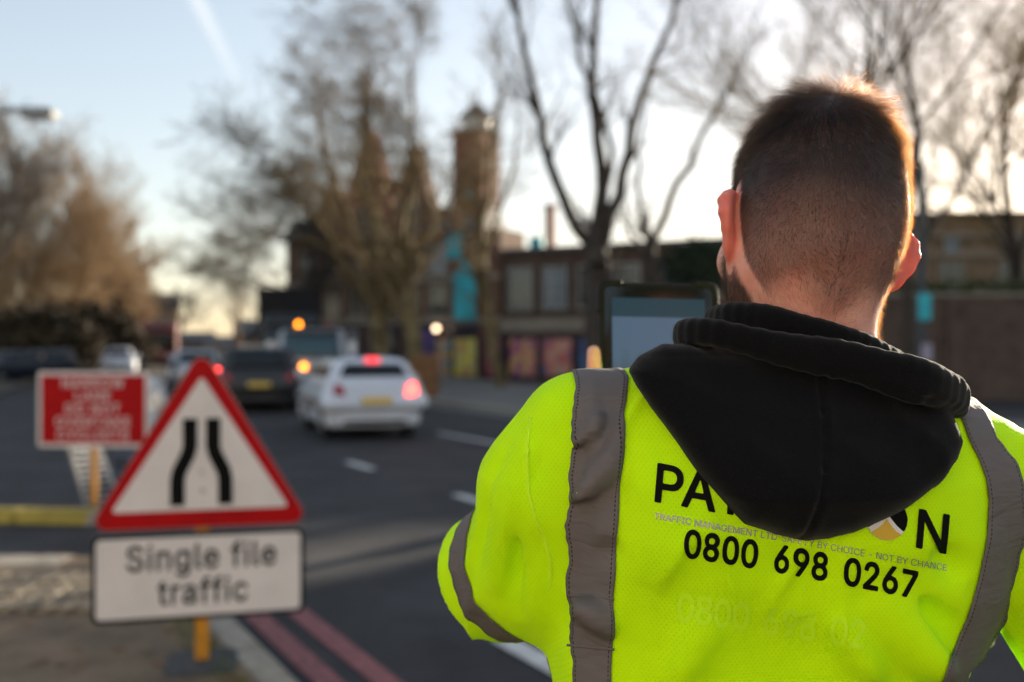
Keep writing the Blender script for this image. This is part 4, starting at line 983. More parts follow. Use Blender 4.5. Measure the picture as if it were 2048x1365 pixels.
def tree(name, label, base, H, r0, seed, spread=.5, fork=.3, bark='bark_dark', twig='twig_dark', limbs=None, levels=4,
         twist=.25, up=.12, dens=1.0, tw_len=1.0, leaf=0, leafmat='seed_gold', group=None, lean=(0, 0), droop=0.0):
    rn = random.Random(seed)
    S = []

    def grow(p, d, L, r, lv):
        n = 5 if lv < 2 else 4
        ps = p
        for i in range(n):
            t0, t1 = i / n, (i + 1) / n
            d2 = d + Vector((rn.gauss(0, twist), rn.gauss(0, twist), rn.gauss(0, twist * .7) + up - droop * lv * .1)) * .5
            d = d2.normalized()
            q = ps + d * (L / n)
            ra, rb_ = r * (1 - .62 * t0), r * (1 - .62 * t1)
            S.append((*ps, *q, max(ra, .006), max(rb_, .005)))
            if lv < levels and (i > 0 or lv > 0):
                k = (2 if rn.random() < .55 * dens else 1) if lv > 0 else (2 if i >= n * fork else 0)
                for _ in range(k):
                    ax = Vector((rn.gauss(0, 1), rn.gauss(0, 1), rn.gauss(0, .5)))
                    c = (d + ax.normalized() * (spread + rn.uniform(.1, .55))).normalized()
                    grow(q, c, L * rn.uniform(.42, .68), rb_ * rn.uniform(.5, .72), lv + 1)
            ps = q

    b = Vector(base)
    if limbs is None:
        grow(Vector((0, 0, -.1)), Vector((lean[0], lean[1], 1)).normalized(), H * .62, r0, 0)
    else:
        for pts, ra, rb_ in limbs:
            pts = [Vector(p) - b for p in pts]
            n = len(pts) - 1
            for i in range(n):
                a, c = pts[i], pts[i + 1]
                ra_, rc_ = ra + (rb_ - ra) * i / n, ra + (rb_ - ra) * (i + 1) / n
                m_ = 3
                prev = a
                for j in range(1, m_ + 1):
                    q = a.lerp(c, j / m_) + (Vector((rn.gauss(0, .05), rn.gauss(0, .05), 0)) if j < m_ else Vector())
                    S.append((*prev, *q, ra_ + (rc_ - ra_) * (j - 1) / m_, ra_ + (rc_ - ra_) * j / m_))
                    if i > 0 and rn.random() < .85 * dens:
                        for _ in range(2 if rn.random() < .5 * dens else 1):
                            dd = ((c - a).normalized() + Vector((rn.gauss(0, 1), rn.gauss(0, 1), rn.gauss(0, .5))).normalized() * rn.uniform(.4, .9)).normalized()
                            grow(q, dd, rn.uniform(.9, 2.0) * tw_len, rc_ * .42, max(levels - (3 if tw_len > 1 else 2), 1))
                    prev = q
    t = thing(name, label, "tree", base, 0, group)
    S = np.array(S)
    big = np.maximum(S[:, 6], S[:, 7]) > .035
    link("trunk", segs_mesh("trunk", S[big], 8), t, M[bark])
    if (~big).any():
        tw_ = link("crown", segs_mesh("crown", S[~big], 3), t, M[twig])
    if leaf:
        tips = S[~big][:, 3:6]
        k = np.array([rn.randrange(len(tips)) for _ in range(leaf)])
        P = tips[k] + np.random.default_rng(seed).normal(size=(leaf, 3)) * .12
        r_ = np.random.default_rng(seed + 1)
        a = r_.normal(size=(leaf, 3))
        a /= np.linalg.norm(a, axis=1, keepdims=True)
        c = np.cross(a, r_.normal(size=(leaf, 3)))
        c /= np.linalg.norm(c, axis=1, keepdims=True)
        s_ = r_.uniform(.03, .07, (leaf, 1))
        V = np.stack([P - a * s_, P - c * s_ * .7, P + a * s_, P + c * s_ * .7], 1).reshape(-1, 3)
        link("dead_leaves", np_mesh("dead_leaves", V, np.arange(leaf * 4).reshape(-1, 4)), t, M[leafmat])
    return t


def at(px, Y): return tuple(W(px, HY, Y) * (1, 1, 0))


tree("plane_tree", "broad plane tree with a forked trunk in front of the brick gables", at(762, 37), 15.5, .34, 5, spread=.6, bark='bark_olive', twig='twig_olive', levels=5, leaf=1500, up=.05, dens=1.15, tw_len=1.35,
     limbs=[([at(764, 37), W(760, 690, 37), W(758, 620, 37)], .34, .28),
            ([W(758, 620, 37), W(700, 540, 36.6), W(640, 450, 36.2), W(585, 380, 36), W(540, 330, 35.6)], .17, .04),
            ([W(758, 620, 37), W(720, 500, 37.4), W(672, 380, 37.8), W(640, 270, 38), W(630, 190, 38)], .18, .04),
            ([W(758, 620, 37), W(752, 480, 37), W(735, 340, 36.8), W(728, 220, 36.5), W(745, 130, 36.3)], .20, .04),
            ([W(758, 610, 37), W(800, 480, 36.5), W(822, 340, 36), W(828, 220, 35.8), W(820, 120, 35.5)], .17, .04),
            ([W(758, 620, 37), W(830, 520, 37.3), W(880, 430, 37.6), W(915, 370, 38)], .13, .04),
            ([W(690, 520, 36.6), W(620, 480, 36), W(560, 470, 35.5), W(510, 490, 35)], .10, .03)])
tree("plane_tree", "mottled golden plane tree between the turret and the white car", at(836, 32), 9.8, .27, 11, spread=.40, fork=.45, bark='bark_olive', twig='twig_olive', levels=5, leaf=600, up=.16,
     limbs=[([at(838, 32), W(822, 640, 32), W(818, 540, 32)], .27, .22),
            ([W(818, 540, 32), W(820, 440, 32), W(826, 370, 31.6)], .17, .06),
            ([W(818, 600, 32), W(770, 480, 32.4), W(730, 380, 33), W(700, 290, 33.4)], .17, .05),
            ([W(822, 660, 32), W(790, 600, 31.6), W(748, 520, 31), W(690, 440, 30.6)], .15, .04),
            ([W(820, 560, 32), W(860, 470, 32.4), W(872, 400, 32.7)], .10, .04)])
tree("plane_tree", "slender leaning tree just right of the teal sheeting", at(1003, 35), 11, .22, 21, bark='bark_olive', twig='twig_olive', levels=5, leaf=600,
     limbs=[([at(1003, 35), W(985, 690, 35), W(968, 560, 35), W(962, 470, 35)], .22, .15),
            ([W(962, 470, 35), W(978, 360, 35), W(990, 240, 34.6), W(1012, 150, 34)], .14, .04),
            ([W(965, 520, 35), W(1000, 420, 34.5), W(1030, 330, 34), W(1036, 240, 34)], .10, .03)])
tree("pollarded_tree", "dark pollarded tree with long candelabra limbs above the tablet", at(1200, 27), 14, .36, 31, bark='bark_dark', twig='twig_dark', levels=4, dens=.8,
     limbs=[([at(1200, 27), W(1196, 600, 27), W(1192, 500, 27)], .38, .30),
            ([W(1192, 510, 27), W(1140, 430, 26.8), W(1100, 330, 26.5), W(1072, 200, 26.2), W(1040, 60, 26), W(1020, -80, 26)], .19, .05),
            ([W(1192, 500, 27), W(1205, 380, 27), W(1192, 240, 27), W(1188, 100, 27), W(1196, -90, 27)], .22, .06),
            ([W(1195, 500, 27), W(1240, 390, 27.3), W(1262, 260, 27.4), W(1300, 150, 27.6), W(1345, 40, 27.8), W(1362, -60, 28)], .19, .05),
            ([W(1210, 420, 27), W(1225, 300, 26.6), W(1160, 120, 26.2), W(1120, -60, 26)], .10, .04)])
tree("lime_tree", "tree with two bare limbs reaching up between the tablet and the head", at(1330, 30), 10, .24, 37, bark='bark_dark', twig='twig_dark', levels=3, dens=.7,
     limbs=[([at(1330, 30), W(1318, 600, 30), W(1300, 500, 30)], .24, .18),
            ([W(1300, 500, 30), W(1340, 400, 29.6), W(1390, 300, 29.4), W(1440, 210, 29), W(1490, 120, 29)], .14, .04),
            ([W(1300, 500, 30), W(1280, 400, 30), W(1275, 300, 30), W(1300, 180, 30)], .10, .03)])
tree("alder_tree", "fine twigged tree rising behind the man's head", at(1640, 30), 17, .24, 43, spread=.34, fork=.25, up=.22, bark='bark_dark', twig='twig_dark', levels=4, leaf=700, leafmat='twig_dark')
tree("alder_tree", "fine twigged tree behind the street post with golden light through it", at(1835, 25), 14.5, .17, 47, spread=.5, fork=.2, up=.16, bark='bark_dark', twig='twig_gold', levels=4, dens=1.3, leaf=900, leafmat='twig_gold')
tree("alder_tree", "bare tree at the right edge behind the long brown wall", at(2060, 33), 15, .24, 53, spread=.55, fork=.2, up=.12, bark='bark_dark', twig='twig_gold', levels=4, dens=1.3, leaf=900, leafmat='twig_gold')
tree("street_tree", "thin dark tree left of the brick block at the corner of the road", at(585, 46), 11.2, .2, 59, spread=.85, fork=.25, bark='bark_dark', twig='twig_dark', levels=5, up=.03)
tree("street_tree", "small bare tree beside the bright gap at the end of the road", at(492, 85), 7.6, .16, 61, spread=.55, fork=.25, bark='bark_tan', twig='twig_tan', levels=3)
LT = [(-40, 44, 10.5, 'twig_dark', "grey twigged tree at the left edge of the street"),
      (48, 50, 11.0, 'twig_tan', "tall upright tree, grey at the core, second from the left edge"),
      (128, 54, 10.2, 'twig_tan', "golden twigged tree in the middle of the left clump"),
      (196, 60, 9.4, 'twig_tan', "golden tree on the right shoulder of the left clump"),
      (248, 70, 7.8, 'twig_tan', "low rounded golden tree in front of the brown house"),
      (20, 62, 8.6, 'twig_tan', "shorter bushy golden tree filling in behind the left edge trees"),
      (100, 66, 8.2, 'twig_tan', "bushy brown tree between the tall left trees, low branched"),
      (165, 74, 8.0, 'twig_tan', "low branched brown tree behind the left clump, near the beacon car"),
      (225, 80, 7.6, 'twig_tan', "low branched golden tree left of the brown house"),
      (335, 105, 7.2, 'twig_dark', "small far tree just right of the brown house")]
for i, (px, Y, H, tw_, lb_) in enumerate(LT):
    tree("street_tree", lb_, at(px, Y), H, .2, 70 + i, spread=.5, fork=.15 if i not in (5, 6, 7, 8) else .0, up=.2 if i not in (5, 6, 7, 8) else .08, bark='bark_tan' if 'tan' in tw_ else 'bark_dark', twig=tw_, levels=5, leaf=1800, leafmat=tw_)


def leaf_mass(name, label, cat, c, size, n, m, seed, leaf=.12, parent=None):
    r_ = np.random.default_rng(seed)
    P = r_.normal(size=(n, 3))
    P /= np.linalg.norm(P, axis=1, keepdims=True)
    P *= (r_.uniform(.25, 1, (n, 1)) ** .4)
    P *= 1 + .22 * noise3((P * 3).astype(np.float32), 1.6, seed)[:, None]
    P = P * np.array(size) / 2
    a = r_.normal(size=(n, 3))
    a /= np.linalg.norm(a, axis=1, keepdims=True)
    c2 = np.cross(a, r_.normal(size=(n, 3)))
    c2 /= np.linalg.norm(c2, axis=1, keepdims=True)
    s_ = r_.uniform(.6, 1.2, (n, 1)) * leaf
    V = np.stack([P - a * s_, P - c2 * s_ * .6, P + a * s_, P + c2 * s_ * .6], 1).reshape(-1, 3)
    o = link(name, np_mesh(name, V, np.arange(n * 4).reshape(-1, 4)), parent, m)
    o.location = c
    if label: tag(o, label, cat)
    return o


p = W(30, 740, 40)
leaf_mass("gorse_bush", "yellow green bush at the left edge beyond the road", "bush", (p[0] - 2.2, 42, .6), (3.6, 1.6, 1.5), 2000, M['hedge_gold'], 5)
for i, (px, Y, w, h, lb_) in enumerate(((60, 47, 7, 3.6, "dark hedge under the left edge trees"), (170, 52, 8, 3.9, "dark brown undergrowth hedge below the golden trees"), (262, 78, 7, 4.4, "dim hedge behind the red bus"))):
    q = at(px, Y)
    leaf_mass("hedge", lb_, "hedge", (q[0], q[1], h / 2 - .2), (w, 2, h), 3800, mat("hedge_dark", (.06, .043, .022), .9, var=.5, scale=1), 80 + i, leaf=.2)
iv = leaf_mass("ivy", "sunlit green ivy spilling over the top of the brown wall", "ivy", (14.6, 30.1, 3.1), (19.5, .9, .95), 5200, M['ivy'], 9, leaf=.09)
leaf_mass("yew_bush", "dark green evergreen bush left of the man's beard", "bush", tuple(W(1420, 590, 33)), (3.4, 2, 4.0), 4200, mat("yew", (.02, .035, .015), .8), 91, leaf=.14)
# ================================================================== VEHICLES
M['car_white'] = mat("car_white", (.66, .68, .74), .25, coat=.6, var=.06, scale=3)
M['car_black'] = mat("car_black", (.007, .007, .009), .35, coat=.25)
M['car_silver'] = mat("car_silver", (.42, .43, .45), .3, metal=.5, coat=.5)
M['car_red'] = mat("car_red", (.20, .018, .02), .35, coat=.5, var=.15, scale=2)
M['tyre'] = mat("tyre", (.018, .018, .018), .85)
M['rim'] = mat("rim", (.35, .35, .36), .35, metal=.8)
M['black_trim'] = mat("black_trim", (.015, .015, .017), .5)
M['car_glass'] = mat("car_glass", (.006, .008, .012), .10, spec=.4)
M['teal_glass'] = mat("teal_glass", (.02, .06, .07), .08, spec=.9)
M['lens_red'] = mat("lens_red", (.35, .01, .015), .2, coat=.5)
M['lens_red_lit'] = mat("lens_red_lit", (.6, .03, .03), .2, emit=(1, .05, .035), estr=2.6)
M['stop_lit'] = mat("stop_lit", (.5, .03, .04), .2, emit=(1, .04, .05), estr=.6)
M['amber_lit'] = mat("amber_lit", (.9, .4, .05), .2, emit=(1, .25, .002), estr=2.6)
M['amber_dim'] = mat("amber_dim", (.30, .03, .03), .25)
M['lens_white'] = mat("lens_white", (.75, .76, .78), .15, coat=.5)
M['plate_yellow'] = mat("plate_yellow", (.70, .45, .08), .5)
M['plate_white'] = mat("plate_white", (.75, .75, .72), .5)
M['tarp'] = mat("tarp", (.012, .012, .016), .75, var=.3, scale=2)


def wheel(parent, x, y, r, w, side):
    o = MB().lathe([(r * .62, -w / 2), (r * .93, -w / 2), (r, -w * .32), (r, w * .32), (r * .93, w / 2), (r * .62, w / 2)], axis='x', n=28).build("wheel", M['tyre'], parent, True)
    o.location = (x, y, r)
    b = MB().lathe([(r * .60, -.02), (r * .63, .0), (r * .63, .03), (r * .55, .035), (r * .50, .012), (.05, .012), (.05, .035), (.0, .035)], axis='x', n=28)
    for k in range(5):
        a = k * 2 * math.pi / 5
        b.bar((.03, .05 * math.cos(a), .05 * math.sin(a)), (.026, r * .56 * math.cos(a), r * .56 * math.sin(a)), .045, .03, n=5)
    rm = b.build("rim", M['rim'], o, False)
    rm.location = (side * w * .34, 0, 0)
    if side < 0: rm.rotation_euler = (0, 0, math.pi)
    return o


def planes_sdf(P, planes, k):
    d = None
    for n_, o in planes:
        n_ = np.asarray(n_, np.float32)
        L = np.linalg.norm(n_)
        e = P @ (n_ / L) - o / L
        d = e if d is None else smax(d, e, k)
    return d


def plane_at(n_, pt): return (n_, float(np.dot(n_, pt)))


def car_sdf(L, Wd, H, waist, hood_len, hood_z, rear_lean, rear_off, front_lean, side_lean=.22, wr=.31, wf=None, wb=None, k=.14, ground=.2, round_up=.16):
    wf = wf or L / 2 - .82
    wb = wb or -L / 2 + .70
    w2 = Wd / 2

    def f(P):
        lo = planes_sdf(P, [plane_at((1, 0, .04), (w2, 0, .6)), plane_at((-1, 0, .04), (-w2, 0, .6)),
                            plane_at((0, -1, .06), (0, -L / 2, .55)), plane_at((0, 1, .10), (0, L / 2, .5)),
                            plane_at((0, 0, -1), (0, 0, ground)), plane_at((0, 0, 1), (0, 0, waist)),
                            plane_at((0, (waist - hood_z), hood_len), (0, L / 2 - hood_len, waist)),
                            plane_at((.55, -1, 0), (w2 - .06, -L / 2 + .06, 0)), plane_at((-.55, -1, 0), (-w2 + .06, -L / 2 + .06, 0)),
                            plane_at((.6, 1, 0), (w2 - .1, L / 2 - .1, 0)), plane_at((-.6, 1, 0), (-w2 + .1, L / 2 - .1, 0))], k)
        up = planes_sdf(P, [plane_at((1, 0, side_lean), (w2 - .05, 0, waist)), plane_at((-1, 0, side_lean), (-w2 + .05, 0, waist)),
                            plane_at((0, -1, rear_lean), (0, -L / 2 + rear_off, waist)), plane_at((0, 1, front_lean), (0, L / 2 - hood_len + .1, waist)),
                            plane_at((0, 0, 1), (0, 0, H)), plane_at((0, .05, 1), (0, -L / 2 + .9, H)), plane_at((0, 0, -1), (0, 0, .5))], round_up)
        d = smin(lo, up, .07)
        for y in (wf, wb):
            c = np.sqrt((P[:, 1] - y) ** 2 + (P[:, 2] - wr) ** 2) - wr * 1.14
            d = smax(d, -np.maximum(c, .55 * Wd / 1.75 - np.abs(P[:, 0])), .02)
        return d
    return f, wf, wb


def make_car(name, label, cat, loc, yaw, paint, spec, group=None, rear=True, lit=False, wr=.31, plate=True, h=.04):
    f, wf, wb = car_sdf(wr=wr, **spec)
    L, Wd, H, waist = spec['L'], spec['Wd'], spec['H'], spec['waist']
    t = thing(name, label, cat, loc, yaw, group)
    sdf_obj("body", f, (-Wd / 2 - .1, -L / 2 - .15, .1), (Wd / 2 + .1, L / 2 + .15, H + .1), h, paint, t)
    w2 = Wd / 2
    hh = H - waist
    B = (0, 1, 0)
    yb = -L / 2 - .5
    panel("rear_window", f, [(-w2 * .72, yb, waist + .06), (w2 * .72, yb, waist + .06), (w2 * .58, yb, H - .15), (-w2 * .58, yb, H - .15)], B, M['car_glass'], t, nu=9)
    panel("windscreen", f, [(-w2 * .8, -yb, waist + .04), (w2 * .8, -yb, waist + .04), (w2 * .64, -yb, H - .14), (-w2 * .64, -yb, H - .14)], (0, -1, 0), M['car_glass'], t, nu=9)
    y0, y1 = -L / 2 + spec['rear_off'] + .3, L / 2 - spec['hood_len'] - .12
    ym = (y0 + y1) / 2 - .1
    for sx in (-1, 1):
        for (a, b, a2, b2) in ((y0 + .02, ym - .04, y0 + .24, ym - .04), (ym + .04, y1, ym + .04, y1 - hh * spec['front_lean'] * 1.0)):
            panel("side_window", f, [(sx * 2, a, waist + .05), (sx * 2, b, waist + .05), (sx * 2, b2, H - .15), (sx * 2, a2, H - .15)], (-sx, 0, 0), M['car_glass'], t)
        for y in (wf, wb):
            wheel(t, sx * (w2 - .12), y, wr, .2, sx)
        ml = MB().lathe([(.02, -.09), (.08, -.07), (.085, .05), (.02, .09)], (0, 0, 0), axis='x', n=12).build("wing_mirror", paint, t, True)
        ml.location = (sx * (w2 + .09), L / 2 - spec['hood_len'] - .28, waist + .07)
        for y in ((ym + .25), (y0 + .5)):
            MB().box((sx * (w2 - .005), y - .2, waist - .12), (.035, .17, .03)).build("door_handle", paint, t)
        # lamps
        zl = waist - .16
        panel("tail_light", f, [(sx * w2 * .76, yb, zl - .10), (sx * w2 * 1.02, yb, zl - .06), (sx * w2 * 1.0, yb, zl + .12), (sx * w2 * .84, yb, zl + .08)], (-sx * .25, 1, 0), M['lens_red_lit'] if (lit and sx > 0) else M['lens_red'], t, off=.012)
        panel("headlight", f, [(sx * w2 * .55, -yb, .6), (sx * w2 * .98, -yb, .64), (sx * w2 * .98, -yb, .76), (sx * w2 * .6, -yb, .70)], (-sx * .2, -1, 0), M['lens_white'], t, off=.012)
    panel("bumper", f, [(-w2 * .7, yb, .27), (w2 * .7, yb, .27), (w2 * .62, yb, .34), (-w2 * .62, yb, .34)], B, M['black_trim'], t, nu=9, off=.012)
    panel("grille", f, [(-w2 * .5, -yb, .36), (w2 * .5, -yb, .36), (w2 * .5, -yb, .54), (-w2 * .5, -yb, .54)], (0, -1, 0), M['black_trim'], t, nu=9, off=.012)
    if plate:
        panel("number_plate", f, [(-.26, yb, waist * .67 - .06), (.26, yb, waist * .67 - .06), (.26, yb, waist * .67 + .06), (-.26, yb, waist * .67 + .06)], B, M['plate_yellow'], t, off=.02)
        panel("number_plate", f, [(-.26, -yb, .48), (.26, -yb, .48), (.26, -yb, .59), (-.26, -yb, .59)], (0, -1, 0), M['plate_white'], t, off=.03)
    return t, f


HB = dict(L=3.6, Wd=1.64, H=1.43, waist=1.0, hood_len=.95, hood_z=.78, rear_lean=.55, rear_off=.10, front_lean=1.25, side_lean=.46, round_up=.2)
c, f = make_car("car", "white hatchback with its brake lights lit, seen from behind on the open lane", "car", (-2.90, 18.4, 0), R(20), M['car_white'], HB, lit=True)
panel("brake_light", f, [(-.12, -2.6, 1.325), (.12, -2.6, 1.325), (.11, -2.6, 1.355), (-.11, -2.6, 1.355)], (0, 1, 0), M['stop_lit'], c, off=.03, solid=.05)
MB().bar((.0, -.75, 1.40), (.0, -.95, 1.55), .012, .006).build("aerial", M['black_trim'], c)
CAB = dict(L=4.5, Wd=1.84, H=1.56, waist=1.0, hood_len=1.25, hood_z=.80, rear_lean=.24, rear_off=.05, front_lean=.95, side_lean=.16)
c, f = make_car("taxi", "black estate car with a yellow rear plate, waiting ahead of the white hatchback", "car", tuple(W(516, HY, 25.4) * (1, 1, 0)), R(15), M['car_black'], CAB, lit=False, wr=.33)
MB().box((0, -.2, 1.58), (1.0, 1.9, .04)).build("roof_reflection", M['car_silver'], c)  # silver sheet standing in for the bright reflection on the black roof
EST = dict(L=4.4, Wd=1.76, H=1.46, waist=.95, hood_len=1.1, hood_z=.74, rear_lean=.35, rear_off=.08, front_lean=1.2, side_lean=.28)
c, f = make_car("car", "silver estate car with red tail light, half hidden behind the triangle sign", "car", tuple(W(398, HY, 36) * (1, 1, 0)), R(15), M['car_silver'], EST, lit=True, h=.06)
c, f = make_car("car", "pale parked car whose roof shows above the red sign, with an orange beacon", "car", tuple(W(178, HY, 54) * (1, 1, 0)), R(196), M['car_white'], EST, h=.07)
bc = MB().lathe([(.02, .0), (.22, .02), (.20, .22), (.12, .42), (.03, .5)], n=12).build("beacon", mat("beacon_orange", (.75, .16, .04), .4, emit=(1, .2, .05), estr=.12), c, True)
bc.location = (.0, -.1, 1.45)
c, f = make_car("car", "white parked car beside the beacon car, its roof above the sign's right half", "car", tuple(W(238, HY, 50) * (1, 1, 0)), R(200), M['car_white'], dict(HB, H=1.55), h=.07)

c, f = make_car("car", "dark blue parked car at the left edge in front of the hedge", "car", tuple(W(40, HY, 41) * (1, 1, 0)), R(150), mat("car_navy", (.012, .016, .03), .35, coat=.3), EST, h=.06)
# white works truck with amber beacons, facing up the road towards the camera (built facing +y, turned round)
tl_ = tuple(W(632, HY, 31) * (1, 1, 0))
tk = thing("works_truck", "white works truck with amber beacon on the cab, in front of the dark box lorry", "truck", tl_, R(180 + 8))


def truck_sdf(P):
    cab = planes_sdf(P, [plane_at((1, 0, .10), (1.0, 0, 1.2)), plane_at((-1, 0, .10), (-1.0, 0, 1.2)), plane_at((0, 1, .12), (0, 2.7, .9)), plane_at((0, 1, .42), (0, 2.62, 1.2)),
                         plane_at((0, -1, 0), (0, .95, 1)), plane_at((0, 0, 1), (0, 0, 2.05)), plane_at((0, 0, -1), (0, 0, .38))], .16)
    for y in (1.75,):
        c = np.sqrt((P[:, 1] - y) ** 2 + (P[:, 2] - .36) ** 2) - .42
        cab = smax(cab, -np.maximum(c, .62 - np.abs(P[:, 0])), .02)
    return cab


M['shaded_white'] = mat("shaded_white", (.44, .44, .46), .5, var=.2, scale=3)  # white paint with the shade on the cab put into its colour
sdf_obj("cab", truck_sdf, (-1.15, .8, .3), (1.15, 2.85, 2.15), .05, M['shaded_white'], tk)
panel("windscreen", truck_sdf, [(-.86, 4, 1.22), (.86, 4, 1.22), (.76, 4, 1.86), (-.76, 4, 1.86)], (0, -1, 0), M['teal_glass'], tk, nu=9)
panel("sun_visor", truck_sdf, [(-.80, 4, 1.88), (.80, 4, 1.88), (.74, 4, 2.02), (-.74, 4, 2.02)], (0, -1, 0), M['black_trim'], tk, nu=9, off=.03)
panel("grille", truck_sdf, [(-.5, 4, .72), (.5, 4, .72), (.5, 4, 1.02), (-.5, 4, 1.02)], (0, -1, 0), M['grey_metal'], tk, off=.015)
panel("bumper", truck_sdf, [(-.9, 4, .44), (.9, 4, .44), (.9, 4, .64), (-.9, 4, .64)], (0, -1, 0), M['black_trim'], tk, off=.02)
panel("number_plate", truck_sdf, [(-.26, 4, .5), (.26, 4, .5), (.26, 4, .61), (-.26, 4, .61)], (0, -1, 0), M['plate_white'], tk, off=.04)
for sx in (-1, 1):
    panel("headlight", truck_sdf, [(sx * .55, 4, .72), (sx * .92, 4, .72), (sx * .9, 4, .98), (sx * .58, 4, .94)], (0, -1, 0), M['lens_white'], tk, off=.014)
    panel("side_window", truck_sdf, [(sx * 2, 1.25, 1.25), (sx * 2, 2.3, 1.25), (sx * 2, 2.1, 1.85), (sx * 2, 1.3, 1.85)], (-sx, 0, 0), M['car_glass'], tk)
    MB().box((sx * 1.16, 2.35, 1.5), (.2, .1, .42)).bar((sx * .95, 2.3, 1.6), (sx * 1.1, 2.35, 1.6), .02).build("wing_mirror", M['car_white'], tk, bevel=.03)
    for y in (1.75, -1.6):
        wheel(tk, sx * .86, y, .36, .24, sx)
MB().box((0, -1.0, .85), (2.05, 3.8, .12)).box((0, -1.0, .62), (.8, 4.0, .2)).build("flatbed", M['grey_metal'], tk)
for a, b in (((-1.0, -1.0, 1.1), (.05, 3.8, .38)), ((1.0, -1.0, 1.1), (.05, 3.8, .38)), ((0, -2.88, 1.1), (2.05, .05, .38))):
    MB().box(a, b).build("side_board", M['car_white'], tk)
MB().box((0, .86, 1.45), (2.0, .06, 1.1)).build("headboard", M['black_trim'], tk)
lb_bar = MB().box((0, 1.5, 2.10), (1.5, .25, .08)).build("light_bar", M['black_trim'], tk)
for x, m_ in ((.42, 'amber_lit'), (-.40, 'amber_dim')):
    b = MB().lathe([(.06, 0), (.065, .02), (.06, .10), (.02, .13)], n=14).build("beacon", M[m_], lb_bar, True)
    b.location = (x, 1.55, 2.145)
b = MB().lathe([(.02, 0), (.085, .01), (.07, .05), (.01, .06)], axis='y', n=14).build("indicator", M['amber_lit'], tk, True)
b.location = (.20, 2.70, .97)

# dark box lorry
ly = thing("box_lorry", "tall dark box lorry standing behind the white works truck", "lorry", tuple(W(580, HY, 38) * (1, 1, 0)), R(180 + 14))
MB().box((0, -3.2, 2.2), (2.4, 7.0, 3.1)).build("box_body", M['tarp'], ly, bevel=.06)


def lorry_cab(P):
    return planes_sdf(P, [plane_at((1, 0, .05), (1.12, 0, 1.2)), plane_at((-1, 0, .05), (-1.12, 0, 1.2)), plane_at((0, 1, .1), (0, 2.3, 1.0)), plane_at((0, -1, 0), (0, .45, 1)), plane_at((0, 0, 1), (0, 0, 2.7)), plane_at((0, 0, -1), (0, 0, .4))], .2)


sdf_obj("cab", lorry_cab, (-1.3, .3, .3), (1.3, 2.5, 2.85), .06, M['car_black'], ly)
panel("windscreen", lorry_cab, [(-.95, 4, 1.5), (.95, 4, 1.5), (.9, 4, 2.35), (-.9, 4, 2.35)], (0, -1, 0), M['car_glass'], ly)
panel("grille", lorry_cab, [(-.7, 4, .9), (.7, 4, .9), (.7, 4, 1.35), (-.7, 4, 1.35)], (0, -1, 0), M['grey_metal'], ly)
for sx in (-1, 1):
    panel("headlight", lorry_cab, [(sx * .6, 4, .6), (sx * 1.0, 4, .6), (sx * 1.0, 4, .8), (sx * .6, 4, .8)], (0, -1, 0), M['lens_white'], ly)
    MB().box((sx * 1.32, 2.1, 2.0), (.2, .12, .5)).bar((sx * 1.1, 2.1, 2.2), (sx * 1.25, 2.1, 2.2), .02).build("wing_mirror", M['black_trim'], ly)
    for y in (1.3, -4.2, -5.3):
        wheel(ly, sx * .98, y, .46, .28, sx)
MB().box((0, -2.2, .62), (1.0, 8.0, .16)).build("chassis", M['black_trim'], ly)
MB().box((0, -.1, 3.1), (1.9, .7, .6), taper=.8).build("wind_deflector", M['tarp'], ly, bevel=.05)

# red bus far off
bs = thing("bus", "dark red bus far down the left side of the road", "bus", tuple(W(312, HY, 60) * (1, 1, 0)), R(180 + 20))


def bus_sdf(P): return rbox(P, (0, -4.5, 1.62), (1.25, 5.4, 1.32), .22)


sdf_obj("body", bus_sdf, (-1.4, -10.1, .2), (1.4, 1.1, 3.1), .09, M['car_red'], bs)
panel("windscreen", bus_sdf, [(-1.05, 3, 1.25), (1.05, 3, 1.25), (1.05, 3, 2.25), (-1.05, 3, 2.25)], (0, -1, 0), M['car_glass'], bs)
panel("destination_panel", bus_sdf, [(-.8, 3, 2.4), (.8, 3, 2.4), (.8, 3, 2.68), (-.8, 3, 2.68)], (0, -1, 0), M['black_trim'], bs)
panel("bumper", bus_sdf, [(-1.1, 3, .4), (1.1, 3, .4), (1.1, 3, .75), (-1.1, 3, .75)], (0, -1, 0), M['black_trim'], bs)
for sx in (-1, 1):
    panel("headlight", bus_sdf, [(sx * .6, 3, .85), (sx * 1.05, 3, .85), (sx * 1.05, 3, 1.0), (sx * .6, 3, 1.0)], (0, -1, 0), M['lens_white'], bs)
    for k in range(6):
        y = -.2 - k * 1.5
        panel("side_window", bus_sdf, [(sx * 3, y, 1.35), (sx * 3, y - 1.3, 1.35), (sx * 3, y - 1.3, 2.3), (sx * 3, y, 2.3)], (-sx, 0, 0), M['car_glass'], bs)
    for y in (-1.2, -7.2):
        wheel(bs, sx * 1.12, y, .46, .28, sx)

# parked motor scooter
sc = thing("scooter", "pale grey motor scooter parked between the two road signs", "scooter", tuple(G(352, 900) * (1, 1, 0)), R(150))


def scooter_sdf(P):
    d = rcone(P, (0, .48, .42), (0, .36, .98), .14, .12)
    d = smin(d, ell(P, (0, .40, .72), (.24, .09, .36)), .05)
    d = smin(d, rbox(P, (0, .05, .30), (.15, .38, .05), .04), .08)
    d = smin(d, ell(P, (0, -.42, .56), (.20, .42, .24)), .08)
    return d


